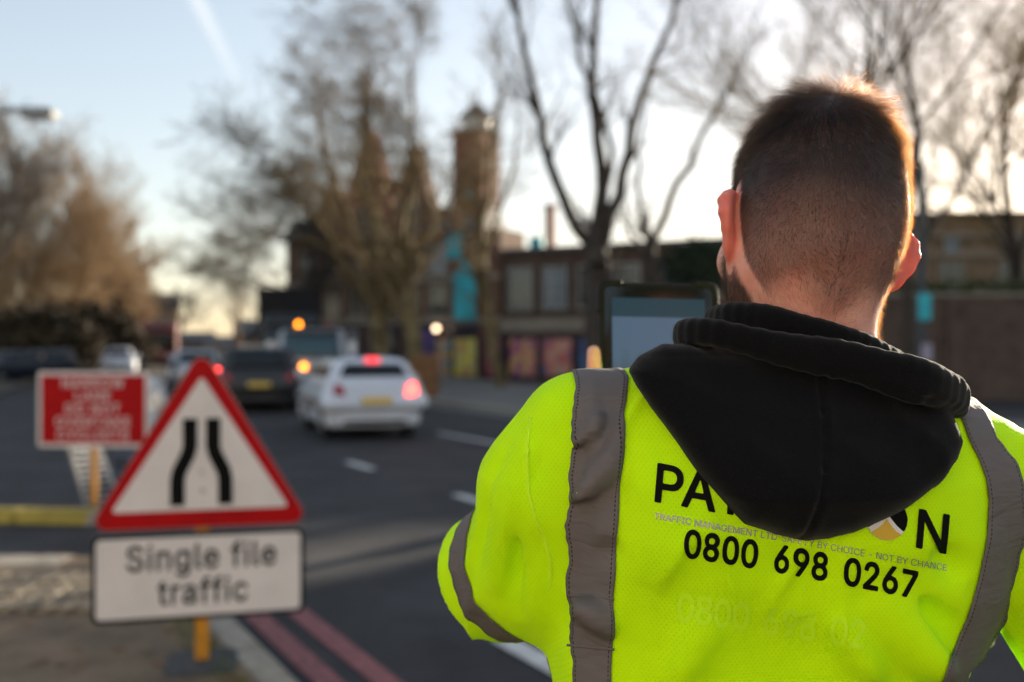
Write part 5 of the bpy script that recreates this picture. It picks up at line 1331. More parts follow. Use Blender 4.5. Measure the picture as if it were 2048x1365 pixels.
sdf_obj("body", scooter_sdf, (-.4, -1.0, .15), (.4, .8, 1.25), .025, M['car_silver'], sc)
sdf_obj("seat", lambda P: ell(P, (0, -.36, .82), (.17, .40, .09)), (-.3, -.9, .65), (.3, .2, 1.0), .025, M['black_trim'], sc)
for y in (.66, -.62):
    wheel(sc, 0, y, .24, .12, 1)
MB().bar((0, .66, .24), (0, .42, .95), .035).build("fork", M['grey_metal'], sc)
MB().tube([(-.36, .28, 1.06), (-.15, .36, 1.06), (.15, .36, 1.06), (.36, .28, 1.06)], .018).build("handlebar", M['black_trim'], sc)
for sx in (-1, 1):
    MB().bar((sx * .24, .32, 1.06), (sx * .34, .34, 1.28), .01).lathe([(.01, -.01), (.07, 0), (.07, .02), (.01, .03)], (sx * .36, .34, 1.30), axis='y', n=12).build("mirror", M['black_trim'], sc)
MB().lathe([(.01, .0), (.09, -.02), (.10, -.05), (.03, -.1)], (0, .52, 1.0), axis='y', n=14).build("headlight", M['lens_white'], sc, True)
MB().box((0, -.86, .62), (.2, .05, .1)).build("tail_light", M['lens_red'], sc)
MB().box((0, -.88, .45), (.22, .02, .16)).build("number_plate", M['plate_yellow'], sc)

# ================================================================== STREET FURNITURE
M['dark_steel'] = mat("dark_steel", (.045, .048, .05), .7, metal=0, var=.2, scale=8)
M['galv'] = mat("galv", (.42, .43, .44), .45, metal=.5, var=.2, scale=12)
M['timber'] = mat("timber", (.26, .12, .045), .8, var=.45, scale=9)
lamp = thing("street_lamp", "street lamp head on a long arm reaching in from the left edge", "street lamp", tuple(W(-420, HY, 14) * (1, 1, 0)), 0)
lx = lamp.location.x
hx0, hz = W(48, 226, 14)[0] - lx, W(48, 226, 14)[2]
hx1 = W(110, 226, 14)[0] - lx
MB().lathe([(.11, 0), (.11, .9), (.085, .95), (.05, hz - .35)], n=14).build("pole", M['galv'], lamp, True)
MB().tube([(0, 0, hz - .4), (.15, 0, hz - .22), (.5, 0, hz - .13), (hx0 - .5, 0, hz + .02), (hx0 - .2, 0, hz + .05), (hx0 + .1, 0, hz + .02)], .045).build("arm", M['galv'], lamp, True)
hd = MB().prism([(hx0, hz - .08), (hx1, hz - .075), (hx1 + .01, hz + .02), (hx1 - .03, hz + .055), (hx0, hz + .07)], -.13, .13, 'y').build("lamp_head", mat("lamp_shell", (.24, .25, .26), .6), lamp, bevel=.02)
MB().box(((hx0 + hx1) / 2, 0, hz - .085), (hx1 - hx0 - .08, .2, .02)).build("lens", M['lens_white'], hd)

pole = thing("signpost", "dark street post right of the man's ear with a teal notice strapped to it", "post", tuple(W(1843, HY, 19) * (1, 1, 0)), 0)
zt_ = W(0, 330, 19)[2]
MB().lathe([(.11, 0), (.11, .7), (.09, .75), (.075, zt_), (.02, zt_ + .06)], n=14).build("pole", M['dark_steel'], pole, True)
MB().box((.02, -.10, W(0, 615, 19)[2]), (.24, .05, .50)).build("notice", M['teal'], pole, bevel=.01)
MB().box((.06, -.10, W(0, 706, 19)[2]), (.2, .04, .34)).build("notice", mat("notice_lilac", (.34, .30, .38), .6, var=.2, scale=5), pole, bevel=.01)

lbn = thing("litter_bin", "brown slatted litter bin with a grey panel on the far pavement beside the hatchback", "litter bin", tuple(W(852, HY, 25) * (1, 1, 0)) , R(-15))
MB().box((0, 0, .60), (.46, .46, .82)).build("liner", M['black_trim'], lbn)
for sgn in (-1, 1):
    for k in range(5):
        MB().box((-.2 + k * .1, sgn * .25, .62), (.085, .03, .86)).build("slat", M['timber'], lbn)
        MB().box((sgn * .25, -.2 + k * .1, .62), (.03, .085, .86)).build("slat", M['timber'], lbn)
MB().prism([(-.3, 1.06), (.3, 1.06), (.22, 1.22), (-.22, 1.22)], -.3, .3, 'y').build("lid", M['timber'], lbn)
MB().box((-.28, -.285, .55), (.32, .03, .42)).build("panel", M['galv'], lbn)
lbn.location.z = PZ

# ================================================================== ROAD SIGNS
M['sign_red'] = mat("sign_red", (.42, .001, .004), .55, var=.16, scale=9, spec=.15)
M['sign_white'] = mat("sign_white", (.72, .67, .66), .5, var=.10, scale=5)
M['sign_black'] = mat("sign_black", (.006, .006, .006), .8, spec=.1)
M['amber_paint'] = mat("amber_paint", (.62, .26, .012), .5, var=.35, scale=11)
M['rubber'] = mat("rubber", (.05, .05, .052), .85, var=.4, scale=14, bump=.4)
M['sign_back'] = mat("sign_back", (.28, .28, .29), .5, metal=.5)
M['grime'] = mat("grime", (.45, .40, .38), .7)


def rpoly(pts, r, n=7):
    out = []
    m_ = len(pts)
    for i in range(m_):
        p, a, b = Vector(pts[i]), Vector(pts[i - 1]), Vector(pts[(i + 1) % m_])
        u, v = (a - p).normalized(), (b - p).normalized()
        ang = math.acos(max(-1, min(1, u.dot(v))))
        dist = r / math.tan(ang / 2)
        p0, p1 = p + u * dist, p + v * dist
        c_ = p + (u + v).normalized() * (r / math.sin(ang / 2))
        a0 = math.atan2(p0.y - c_.y, p0.x - c_.x)
        a1 = math.atan2(p1.y - c_.y, p1.x - c_.x)
        while a1 - a0 > math.pi: a1 -= 2 * math.pi
        while a1 - a0 < -math.pi: a1 += 2 * math.pi
        for k in range(n):
            t = a0 + (a1 - a0) * k / (n - 1)
            out.append((c_.x + r * math.cos(t), c_.y + r * math.sin(t)))
    return out


def rrect(w, h, r): return rpoly([(-w / 2, -h / 2), (w / 2, -h / 2), (w / 2, h / 2), (-w / 2, h / 2)], r)


def flat(name, poly, y0, y1, m, parent, z=0.0, x=0.0):
    return MB().prism([(a + x, b + z) for a, b in poly], y0, y1, 'y').build(name, m, parent)


def letters(text, size, m, parent, x, z, y, bold=.02, spacing=0.0, name="lettering", narrow=1.0):
    for me in text_words(text, size, bold, spacing):
        o = link(name, me, parent, m)
        o.location = (x, y, z)
        o.rotation_euler = (math.pi / 2, 0, 0)
        o.scale = (narrow, 1, 1)


# triangle sign with its plate: sign planes face -y in their own frame
SY = 4.62
sg = thing("road_works_sign", "red triangle narrowing road sign with a white plate reading Single file traffic", "road sign", tuple(W(404, HY, SY) * (1, 1, 0)), R(14))
kx = SY / FPX
zz = lambda py: CAMZ - (py - HY) * kx
zb, zt2 = zz(1054), zz(716)
hw = .468
hgt = .835
tri = rpoly([(-hw - .03, zb), (hw + .03, zb), (0, zb + hgt)], .05)
cz = zb + .30
face = flat("triangle_face", tri, -.012, -.006, M['sign_back'], sg)
flat("red_border", rpoly([(-hw - .025, zb + .003), (hw + .025, zb + .003), (0, zb + hgt - .008)], .047), -.0165, -.0125, M['sign_red'], face)
flat("white_field", rpoly([(-hw + .075, zb + .082), (hw - .075, zb + .082), (0, zb + hgt - .135)], .012), -.0205, -.017, M['sign_white'], face)
# two bent black bars, wide apart below and close together above
bw = .064
for sx in (-1, 1):
    c0 = [(sx * .106, zb + .105), (sx * .106, zb + .225), (sx * .098, zb + .262), (sx * .060, zb + .340), (sx * .051, zb + .375), (sx * .051, zb + .505)]
    V, F = [], []
    for i, (x_, z_) in enumerate(c0):
        a = Vector(c0[max(i - 1, 0)])
        b = Vector(c0[min(i + 1, len(c0) - 1)])
        d_ = (b - a).normalized()
        nrm = Vector((d_.y, -d_.x)) * bw / 2
        if i in (0, 5): nrm = Vector((1, 0)) * bw / 2
        for yy in (-.0245, -.021):
            V += [(x_ - nrm.x, yy, z_ - nrm.y), (x_ + nrm.x, yy, z_ + nrm.y)]
    for i in range(5):
        q = 4 * i
        F += [[q, q + 1, q + 5, q + 4], [q + 2, q + 6, q + 7, q + 3], [q, q + 4, q + 6, q + 2], [q + 1, q + 3, q + 7, q + 5]]
    F += [[0, 2, 3, 1], [20, 21, 23, 22]]
    MB().add(V, F).build("black_bar", M['sign_black'], face)
for (x_, z_, w_) in ((.0, zb + .255, .012), (.005, zb + .17, .016), (.008, zb + .235, .007)):
    flat("scuff_mark", [(x_ - w_, z_), (x_ + w_ * .4, z_ - w_), (x_ + w_, z_ + w_ * .3), (x_ - w_ * .2, z_ + w_)], -.0212, -.0207, M['grime'], face)
# plate
pz0, pz1 = zz(1236), zz(1062)
pw, ph = .945, pz1 - pz0
pc = (pz0 + pz1) / 2
plate = flat("text_plate", rrect(pw, ph, .035), -.012, -.006, M['sign_back'], sg, pc, -.005)
flat("black_border", rrect(pw - .004, ph - .004, .034), -.0165, -.0125, M['sign_black'], plate, pc, -.005)
flat("white_field", rrect(pw - .042, ph - .042, .022), -.0205, -.017, M['sign_white'], plate, pc, -.005)
letters("Single file", .112, M['sign_black'], plate, .005, pc + .035, -.022, bold=.030, spacing=.008, narrow=.84)
letters("traffic", .112, M['sign_black'], plate, .008, pc - .125, -.022, bold=.030, spacing=.008, narrow=.84)
MB().box((.0, .045, (zb + .7) / 2), (.062, .03, zb + .7)).build("post", M['amber_paint'], sg, bevel=.006)
MB().box((0, .024, zb + .2), (.3, .012, .04)).box((0, .024, pc), (.4, .012, .04)).build("bracket", M['galv'], sg)
ft = MB()
ft.prism([(-.27, .0), (.27, .0), (.24, .10), (.12, .13), (-.12, .13), (-.24, .10)], -.16, .22, 'y')
ft = ft.build("foot", M['rubber'], sg, bevel=.02)
sg.location.z = 0
for o in sg.children:
    pass
sg["category"] = "road sign"

# red rectangular sign further off
SY2 = 9.35
s2 = thing("road_works_sign", "red rectangular sign reading narrow lane do not overtake cyclists on an amber post", "road sign", tuple(W(188, HY, SY2) * (1, 1, 0)), R(-3))
k2 = SY2 / FPX
z2 = lambda py: CAMZ - (py - HY) * k2
rw, rh = 228 * k2, 152 * k2
rc = z2(819)
pl2 = flat("sign_plate", rrect(rw, rh, .03), -.012, -.005, M['sign_back'], s2, rc)
flat("white_border", rrect(rw - .004, rh - .004, .03), -.0165, -.0125, M['sign_white'], pl2, rc)
flat("red_field", rrect(rw - .075, rh - .075, .015), -.0205, -.017, M['sign_red'], pl2, rc)
for i, tx in enumerate(("NARROW", "LANE", "DO NOT", "OVERTAKE", "CYCLISTS")):
    letters(tx, .088, M['sign_white'], pl2, .0, rc + .205 - i * .122, -.022, bold=.02, spacing=.012)
MB().box((-.01, .03, (rc + rh / 2) / 2), (.06, .03, rc + rh / 2 - .02)).build("post", M['amber_paint'], s2, bevel=.006)
MB().prism([(-.20, 0), (.24, 0), (.2, .09), (-.16, .09)], -.14, .2, 'y').build("foot", M['rubber'], s2, bevel=.02)
M['pale_frame'] = mat("pale_frame", (.34, .34, .35), .6, var=.25, scale=8)
fr_ = thing("folded_frame", "pale rung ladder frame leaning on the ground behind the red sign's post", "frame")
ra = [W(136, 892, 9.75), W(172, 1008, 9.95)]
rb2 = [W(196, 892, 10.5), W(240, 1000, 10.3)]
for nm, a_, b_ in (("rail", *ra), ("rail", *rb2)):
    MB().bar(a_, b_, .018, n=8).build(nm, M['pale_frame'], fr_)
for k in range(9):
    t = (k + .5) / 9
    MB().bar(ra[0] + (ra[1] - ra[0]) * t, rb2[0] + (rb2[1] - rb2[0]) * t, .010, n=6).build("rung", M['pale_frame'], fr_)

# dark sandbags heaped beside the red sign
M['sandbag'] = mat("sandbag", (.055, .065, .085), .8, var=.5, scale=7, bump=.6, bscale=30)
for i, (px, py, a, lb_) in enumerate(((232, 982, .3, "dark blue sandbag at the foot of the red sign, lower of two"), (245, 958, -.4, "grey blue sandbag resting on the other sandbag beside the red sign"))):
    p = G(226, 985)
    o = sdf_obj("sandbag", lambda P: ell(P, (0, 0, 0), (.34, .22, .13)) + .018 * noise3(P, 16, 5 + i), (-.4, -.3, -.2), (.4, .3, .2), .02, M['sandbag'])
    o.location = (p[0] + .06 * i, p[1] + .5 + .04 * i, .10 + .185 * i)
    o.rotation_euler = (0, .05, a)
    tag(o, lb_, "sandbag")

# yellow cable guard lying on the road, and a lime vest edge beside it
M['guard_yellow'] = mat("guard_yellow", (.34, .25, .025), .6, var=.3, scale=6)
p = G(-40, 1046)
gd = thing("cable_guard", "dull yellow cable guard lying on the ground before the red sign", "cable guard", (p[0], p[1] + .1, 0), R(-4))
for k in range(3):
    MB().prism([(-.16, 0), (.16, 0), (.08, .12), (-.08, .12)], -.335 + k * .68 - .68, .335 + k * .68 - .68, 'x').build("segment", M['guard_yellow'], gd, bevel=.02)
for e in (-1, 1):
    MB().prism([(-.15, 0), (.15, 0), (.07, .10), (-.07, .10)], e * 1.03 - .03, e * 1.03 + .03, 'x').build("end_cap", M['stone'], gd)
# ================================================================== THE MAN
def skin_material():
    m = mat("skin", (.52, .27, .19), .48, sss=.0045, sssr=(1.0, .22, .10), spec=.35)
    nt = m.node_tree
    p = nt.nodes["Principled BSDF"]
    sc_ = nd(nt, "ShaderNodeAttribute")
    sc_.attribute_name = "flush"
    ml_ = nd(nt, "ShaderNodeMath", operation='MULTIPLY_ADD')
    nt.links.new(sc_.outputs["Fac"], ml_.inputs[0])
    ml_.inputs[1].default_value, ml_.inputs[2].default_value = .0065, .0016
    nt.links.new(ml_.outputs[0], p.inputs["Subsurface Scale"])
    tc = nd(nt, "ShaderNodeTexCoord")
    nz = nd(nt, "ShaderNodeTexNoise")
    nz.inputs["Scale"].default_value = 38
    nz.inputs["Detail"].default_value = 6
    nt.links.new(tc.outputs["Object"], nz.inputs["Vector"])
    rp = nd(nt, "ShaderNodeValToRGB")
    rp.color_ramp.elements[0].position, rp.color_ramp.elements[1].position = .3, .7
    rp.color_ramp.elements[0].color = (.72, .33, .26, 1)
    rp.color_ramp.elements[1].color = (.82, .46, .38, 1)
    nt.links.new(nz.outputs["Fac"], rp.inputs[0])
    at_ = nd(nt, "ShaderNodeAttribute")
    at_.attribute_name = "stubble"
    mf = nd(nt, "ShaderNodeMix", data_type='RGBA')
    af = nd(nt, "ShaderNodeAttribute")
    af.attribute_name = "flush"
    nt.links.new(af.outputs["Fac"], mf.inputs[0])
    nt.links.new(rp.outputs[0], mf.inputs[6])
    mf.inputs[7].default_value = (.74, .22, .17, 1)
    mx = nd(nt, "ShaderNodeMix", data_type='RGBA')
    nt.links.new(at_.outputs["Fac"], mx.inputs[0])
    nt.links.new(mf.outputs[2], mx.inputs[6])
    mx.inputs[7].default_value = (.036, .023, .018, 1)
    nt.links.new(mx.outputs[2], p.inputs["Base Color"])
    b = nd(nt, "ShaderNodeBump")
    nb = nd(nt, "ShaderNodeTexNoise")
    nb.inputs["Scale"].default_value = 420
    nb.inputs["Detail"].default_value = 4
    nt.links.new(tc.outputs["Object"], nb.inputs["Vector"])
    b.inputs["Strength"].default_value = .25
    b.inputs["Distance"].default_value = .001
    nt.links.new(nb.outputs["Fac"], b.inputs["Height"])
    nt.links.new(b.outputs["Normal"], p.inputs["Normal"])
    return m


# ---- head frame: x right, y towards the face, z up
HC = W(1618, 455, .985)
HM = (Matrix.Rotation(R(9.5), 3, 'Y') @ Matrix.Rotation(R(-14), 3, 'X') @ Matrix.Rotation(R(8), 3, 'Z'))
HMn = np.array(HM, dtype=np.float32)


def to_head(P): return (P - HC.astype(np.float32)) @ HMn


def from_head(p): return HC + HMn @ np.asarray(p, np.float32)


def ear_sdf(q, s):
    """q: head coordinates; s = -1 left, +1 right"""
    x, y, z = q[:, 0] * s, q[:, 1], q[:, 2]
    # ear frame: u outward-back along the flap, w across its thickness, v up
    c = np.array((.0760, -.012 if s > 0 else .0, -.020), np.float32)
    fl = R(64 if s > 0 else 32)
    dx, dy, dz = x - c[0], y - c[1], z - c[2]
    u = dx * math.sin(fl) - dy * math.cos(fl) * .92
    w_ = dx * math.cos(fl) + dy * math.sin(fl)
    v = (dz * .985 + dy * .16) / .82
    E = np.stack([u, v, w_], 1)
    rim = chain(E, [(-.002, .022, .000), (.006, .031, .004), (.017, .031, .007), (.025, .020, .008), (.026, .004, .006), (.020, -.012, .003), (.011, -.024, .001), (.003, -.030, .0)],
                [.0045, .0052, .0055, .0055, .0052, .0048, .0055, .0060], .004)
    disc = sellip(E, (.011, .002, .001), (.017, .030, .0034), 2.2)
    con = ell(E, (.003, -.001, -.005), (.009, .015, .009))
    lobe = ell(E, (.006, -.029, .0005), (.0095, .011, .0048))
    d = smin(rim, disc, .006)
    d = smin(d, con, .007)
    d = smin(d, lobe, .006)
    hol = ell(E, (.007, .0, .011), (.012, .018, .009))
    return smax(d, -hol, .004)


NB = W(1612, 775, .985)                              # base of the neck


def head_sdf(P):
    q = to_head(P)
    d = sellip(q, (0, -.010, .032), (.0745, .094, .092), 2.25)
    d = smin(d, sellip(q, (0, -.022, -.020), (.0725, .072, .070), 2.3), .03)
    d = smin(d, ell(q, (0, .030, -.030), (.058, .059, .080)), .03)
    for s in (-1, 1):
        d = smin(d, rcone(q, (s * .054, .004, -.055), (s * .018, .070, -.098), .020, .017), .022)
        d = smin(d, ell(q, (s * .042, .062, -.028), (.024, .022, .022)), .02)
    d = smin(d, ell(q, (0, .072, -.102), (.022, .018, .017)), .02)
    d = smin(d, rcone(q, (-.034, .080, .022), (.034, .080, .022), .011, .011), .014)
    d = smin(d, rcone(q, (0, .086, .014), (0, .108, -.022), .0075, .011), .012)
    for s in (-1, 1):
        d = smin(d, ell(q, (s * .011, .098, -.026), (.008, .010, .008)), .006)
        d = smax(d, -ell(q, (s * .032, .098, .002), (.017, .016, .012)), .012)
        d = smin(d, ell(q, (s * .031, .077, .002), (.015, .0135, .0125)), .003)
    d = smin(d, rcone(q, (-.018, .084, -.058), (.018, .084, -.058), .0065, .0065), .006)
    d = smin(d, rcone(q, (-.016, .083, -.068), (.016, .083, -.068), .0075, .0075), .006)
    # neck with its two tendons
    a = from_head((0, -.022, -.045))
    d = smin(d, rcone(P, a, NB, .057, .064), .025)
    for s in (-1, 1):
        d = smin(d, local(q, (s * .085, 0, -.02), .10, lambda Q: ear_sdf(Q, s)), .006)
    return d


# ---- tablet and hands
TC = W(1317, 752, 1.32)
TM = np.array(Matrix.Rotation(R(4), 3, 'Z') @ Matrix.Rotation(R(1.2), 3, 'Y') @ Matrix.Rotation(R(-10), 3, 'X'), dtype=np.float32)   # local: x right, z up, -y towards the man


def from_tab(p): return TC + TM @ np.asarray(p, np.float32)


def hand_pts(s):
    """tablet-frame points of a hand at the left (s=-1) or right (s=+1) edge"""
    T = lambda x, y, z: from_tab((s * x, y, z))
    lift = 0 if s < 0 else -.05
    L = lift
    return dict(
        thumb=[T(.066, .022, -.085 + L), T(.085, -.004, -.048 + L), T(.0885, -.019, -.006 + L), T(.0900, -.024, .026 + L)],
        fingers=[[T(.062, .036, -.045 + L - .019 * k), T(.045, .043 + .002 * k, -.012 + L - .021 * k), T(.018, .036, .004 + L - .023 * k), T(-.002 + .004 * k, .026, .006 + L - .024 * k)] for k in range(4)],
        palm=[T(.068, .032, -.055 + L), T(.066, .036, -.115 + L)],
        wrist=T(.078, .045, -.16 + L))


SL, EL, ENDL = W(1165, 862, 1.0), W(1104, 1106, 1.042), W(985, 1155, 1.12)
ELBOW = ENDL - (ENDL - EL) * .10
SR_, MR, ER = W(2030, 985, .98), W(2150, 1200, .98), W(2270, 1540, 1.0)
HL = hand_pts(-1)


def resting_hand(w, d):
    """right hand held half open in front of him: w wrist, d the way it points"""
    d = d / np.linalg.norm(d)
    a = np.cross(d, (0, 0, 1.0)); a /= np.linalg.norm(a)           # towards the little finger
    n_ = np.cross(a, d)                                            # back of the hand
    T = lambda f, s, u: w + d * f + a * s + n_ * u
    return dict(wrist=w, palm=[T(.085, 0, 0), T(.035, 0, 0)],
                thumb=[T(.035, -.02, -.006), T(.070, -.045, -.016), T(.100, -.052, -.026), T(.122, -.050, -.034)],
                fingers=[[T(.095, -.030 + .020 * k, .002), T(.135 - .004 * abs(k - 1), -.031 + .0205 * k, -.008), T(.155 - .005 * abs(k - 1), -.030 + .0205 * k, -.030), T(.158 - .006 * abs(k - 1), -.029 + .020 * k, -.052)] for k in range(4)])


_rd = np.array((-.36, .33, .26)) / .55
_rd = np.array((-.45, .86, -.12))
HR = resting_hand(ER + _rd * .265, _rd)


def hand_sdf(P, H):
    d = chain(P, [H['palm'][0], H['palm'][1], H['wrist']], [.027, .026, .024], .01)
    for k in range(4):
        base = H['fingers'][k][0]
        d = smin(d, rcone(P, H['palm'][1], base, .015, .012), .012)
    f = None
    for k in range(4):
        r = [.0095, .0088, .0082, .0070] if k < 3 else [.0082, .0076, .0070, .006]
        e = chain(P, H['fingers'][k], r)
        f = e if f is None else smin(f, e, .002)
    d = smin(d, f, .008)
    return smin(d, chain(P, H['thumb'], [.016, .0125, .0108, .0088], .004), .010)


def tors(P, grow=0.0):
    """trunk: superellipse sections that follow his lean"""
    py = np.array([620, 700, 760, 810, 870, 950, 1050, 1170, 1250, 1365, 1600, 1900])
    pl = np.array([1330, 1290, 1240, 1190, 1160, 1145, 1128, 1108, 1106, 1104, 1110, 1110])
    pr = np.array([1820, 1850, 1890, 1940, 1985, 2008, 2012, 2004, 1985, 1940, 1900, 1900])
    Yc = np.array([1.0, 1.0, 1.0, 1.0, .998, .992, .990, .992, 1.0, 1.005, 1.01, 1.01])
    zz_ = CAMZ - (py - HY) / FPX * .97
    xl, xr = (pl - CX) / FPX * .985, (pr - CX) / FPX * .97
    o = np.argsort(zz_)
    z = P[:, 2]
    cx = np.interp(z, zz_[o], ((xl + xr) / 2)[o])
    a = np.interp(z, zz_[o], ((xr - xl) / 2)[o]) + grow
    yc = np.interp(z, zz_[o], Yc[o])
    b = np.interp(z, zz_[o], np.array([.06, .07, .085, .10, .112, .122, .124, .12, .118, .116, .12, .125])[o]) + grow
    q = (np.abs((P[:, 0] - cx) / a) ** 2.5 + np.abs((P[:, 1] - yc) / b) ** 2.5 + 1e-12) ** (1 / 2.5)
    # a shallow furrow down the spine, shoulder blades either side
    d = (q - 1) * b
    dx = (P[:, 0] - cx)
    back = np.clip((yc - P[:, 1]) / .08, 0, 1)
    d = d + back * (.006 * np.exp(-(dx / .035) ** 2) - .006 * np.exp(-((np.abs(dx) - .095) / .05) ** 2) * np.exp(-((z - 1.47) / .07) ** 2))
    return d


def body_sdf(P):
    d = smax(tors(P, -.028), np.abs(P[:, 2] - 1.22) - .305, .03)
    d = smin(d, rcone(P, NB, SL, .055, .040), .05)
    d = smin(d, rcone(P, NB, SR_, .055, .040), .05)
    wl_, wr_ = HL['wrist'], HR['wrist']
    d = smin(d, chain(P, [SL, ELBOW, wl_], [.042, .038, .026], .02), .03)
    d = smin(d, chain(P, [SR_, MR, ER, wr_], [.042, .042, .038, .026], .02), .03)
    d = smin(d, local(P, HC + np.array((0, 0, -.05)), .26, head_sdf), .02)
    for H in (HL, HR):
        d = smin(d, local(P, H['palm'][0], .21, lambda Q: hand_sdf(Q, H)), .012)
    return d


V, Q = mesh_sdf(body_sdf, (-.12, .74, .88), (.80, 1.48, 1.92), .0026, slack=1.5)
bme = np_mesh("person", V, Q, True)
M['skin'] = skin_material()
person = link("person", bme, None, M['skin'])
tag(person, "man seen from behind in a lime yellow top and black hood holding a tablet", "person")

# ---- where hair grows: masks in head coordinates
q = to_head(V)
el_ = np.arctan2(q[:, 0], -(q[:, 1] + .012))           # 0 at the back of the head, +-pi at the face


def scalp_mask(q):
    """0..1 density of hair on the scalp"""
    x, y, z = q[:, 0], q[:, 1], q[:, 2]
    ax = np.abs(x)
    low = -.094 - .012 * np.exp(-(x / .016) ** 2) + .010 * np.exp(-((ax - .036) / .015) ** 2) + .003 * noise3(q, 130, 2)
    # hairline: back -> behind the ear -> over the ear -> sideburn -> temple -> forehead
    yl = np.array([-.12, -.075, -.045, -.022, -.013, -.004, .012, .020, .034, .052, .066, .078, .10])
    zl = np.array([0, 0, .0, -.004, .006, .018, .016, -.02, -.03, .045, .072, .090, .12])
    side = np.interp(y, yl, zl)
    zlim = np.where(y < -.030, low, np.where(y < -.016, low + (side - low) * (y + .030) / .014, side))
    soft = np.where(y < -.016, .020, .006)
    return np.clip((z - zlim) / soft + .3, 0, 1)


def beard_mask(q):
    x, y, z = q[:, 0], q[:, 1], q[:, 2]
    top = np.interp(y, [-.012, .004, .014, .03, .05, .07, .09], [-.060, -.030, .002, -.022, -.046, -.056, -.046])
    m_ = np.clip((top - z) / .008, 0, 1) * np.clip((y + .012) / .008, 0, 1) * np.clip((z + .135) / .012, 0, 1)
    lips = (np.abs(x) < .022) & (np.abs(z + .063) < .010) & (y > .07)
    return np.where(lips, 0, m_)


earL, earR = ear_sdf(q, -1), ear_sdf(q, 1)
no_ear = (np.minimum(earL, earR) > .0035)
hm = scalp_mask(q) * no_ear
bmk = beard_mask(q) * no_ear
near_head = (np.linalg.norm(q, axis=1) < .19)
st = np.maximum(hm * np.clip(.50 + (q[:, 2] + .08) * 5.0, .25, .97), bmk * .7) * near_head
at_ = bme.attributes.new("stubble", 'FLOAT', 'POINT')
at_.data.foreach_set("value", st.astype(np.float32))
fl_ = bme.attributes.new("flush", 'FLOAT', 'POINT')
fl_.data.foreach_set("value", (np.clip((.004 - np.minimum(earL, earR)) / .004, 0, 1) * near_head).astype(np.float32))

# ---- hair as strands
fc = V[Q]
cen = fc.mean(1)
nrm = np.cross(fc[:, 2] - fc[:, 0], fc[:, 3] - fc[:, 1])
area = np.linalg.norm(nrm, axis=1) / 2
nrm = nrm / (np.linalg.norm(nrm, axis=1, keepdims=True) + 1e-12)
qh = to_head(cen)
hd_ok = np.linalg.norm(qh, axis=1) < .19


def sample_faces(wgt, n, r_):
    p = area * wgt
    p = p / p.sum()
    k = r_.choice(len(p), n, p=p)
    a, b = r_.random((n, 1)), r_.random((n, 1))
    f = fc[k]
    P = f[:, 0] * (1 - a) * (1 - b) + f[:, 1] * a * (1 - b) + f[:, 2] * a * b + f[:, 3] * (1 - a) * b
    return P, nrm[k], qh[k]


def hair_object(name, P, m, parent, r0, r1):
    """P: (n, k, 3) strands"""
    n, k, _ = P.shape
    cu = bpy.data.hair_curves.new(name)
    cu.add_curves([k] * n)
    cu.attributes["position"].data.foreach_set("vector", P.astype(np.float32).ravel())
    ra = cu.attributes.get("radius") or cu.attributes.new("radius", 'FLOAT', 'POINT')
    rr = np.tile(np.linspace(r0, r1, k, dtype=np.float32), n)
    ra.data.foreach_set("value", rr)
    cu.materials.append(m)
    return link(name, cu, parent)


def hair_mat(name, mel, red, rough=.32):
    m = bpy.data.materials.new(name)
    m.use_nodes = True
    nt = m.node_tree
    nt.nodes.remove(nt.nodes["Principled BSDF"])
    h = nd(nt, "ShaderNodeBsdfHairPrincipled")
    h.parametrization = 'MELANIN'
    h.inputs["Melanin"].default_value = mel
    h.inputs["Melanin Redness"].default_value = red
    h.inputs["Roughness"].default_value = rough
    h.inputs["Radial Roughness"].default_value = .4
    h.inputs["Random Color"].default_value = .35
    nt.links.new(h.outputs[0], nt.nodes["Material Output"].inputs[0])
    return m


M['hair'] = hair_mat("hair", .94, .28)
M['fuzz_hair'] = hair_mat("fuzz_hair", .95, .30)


def tangent(v, n): return v - n * (v * n).sum(1, keepdims=True)


def unit(v): return v / (np.linalg.norm(v, axis=1, keepdims=True) + 1e-9)


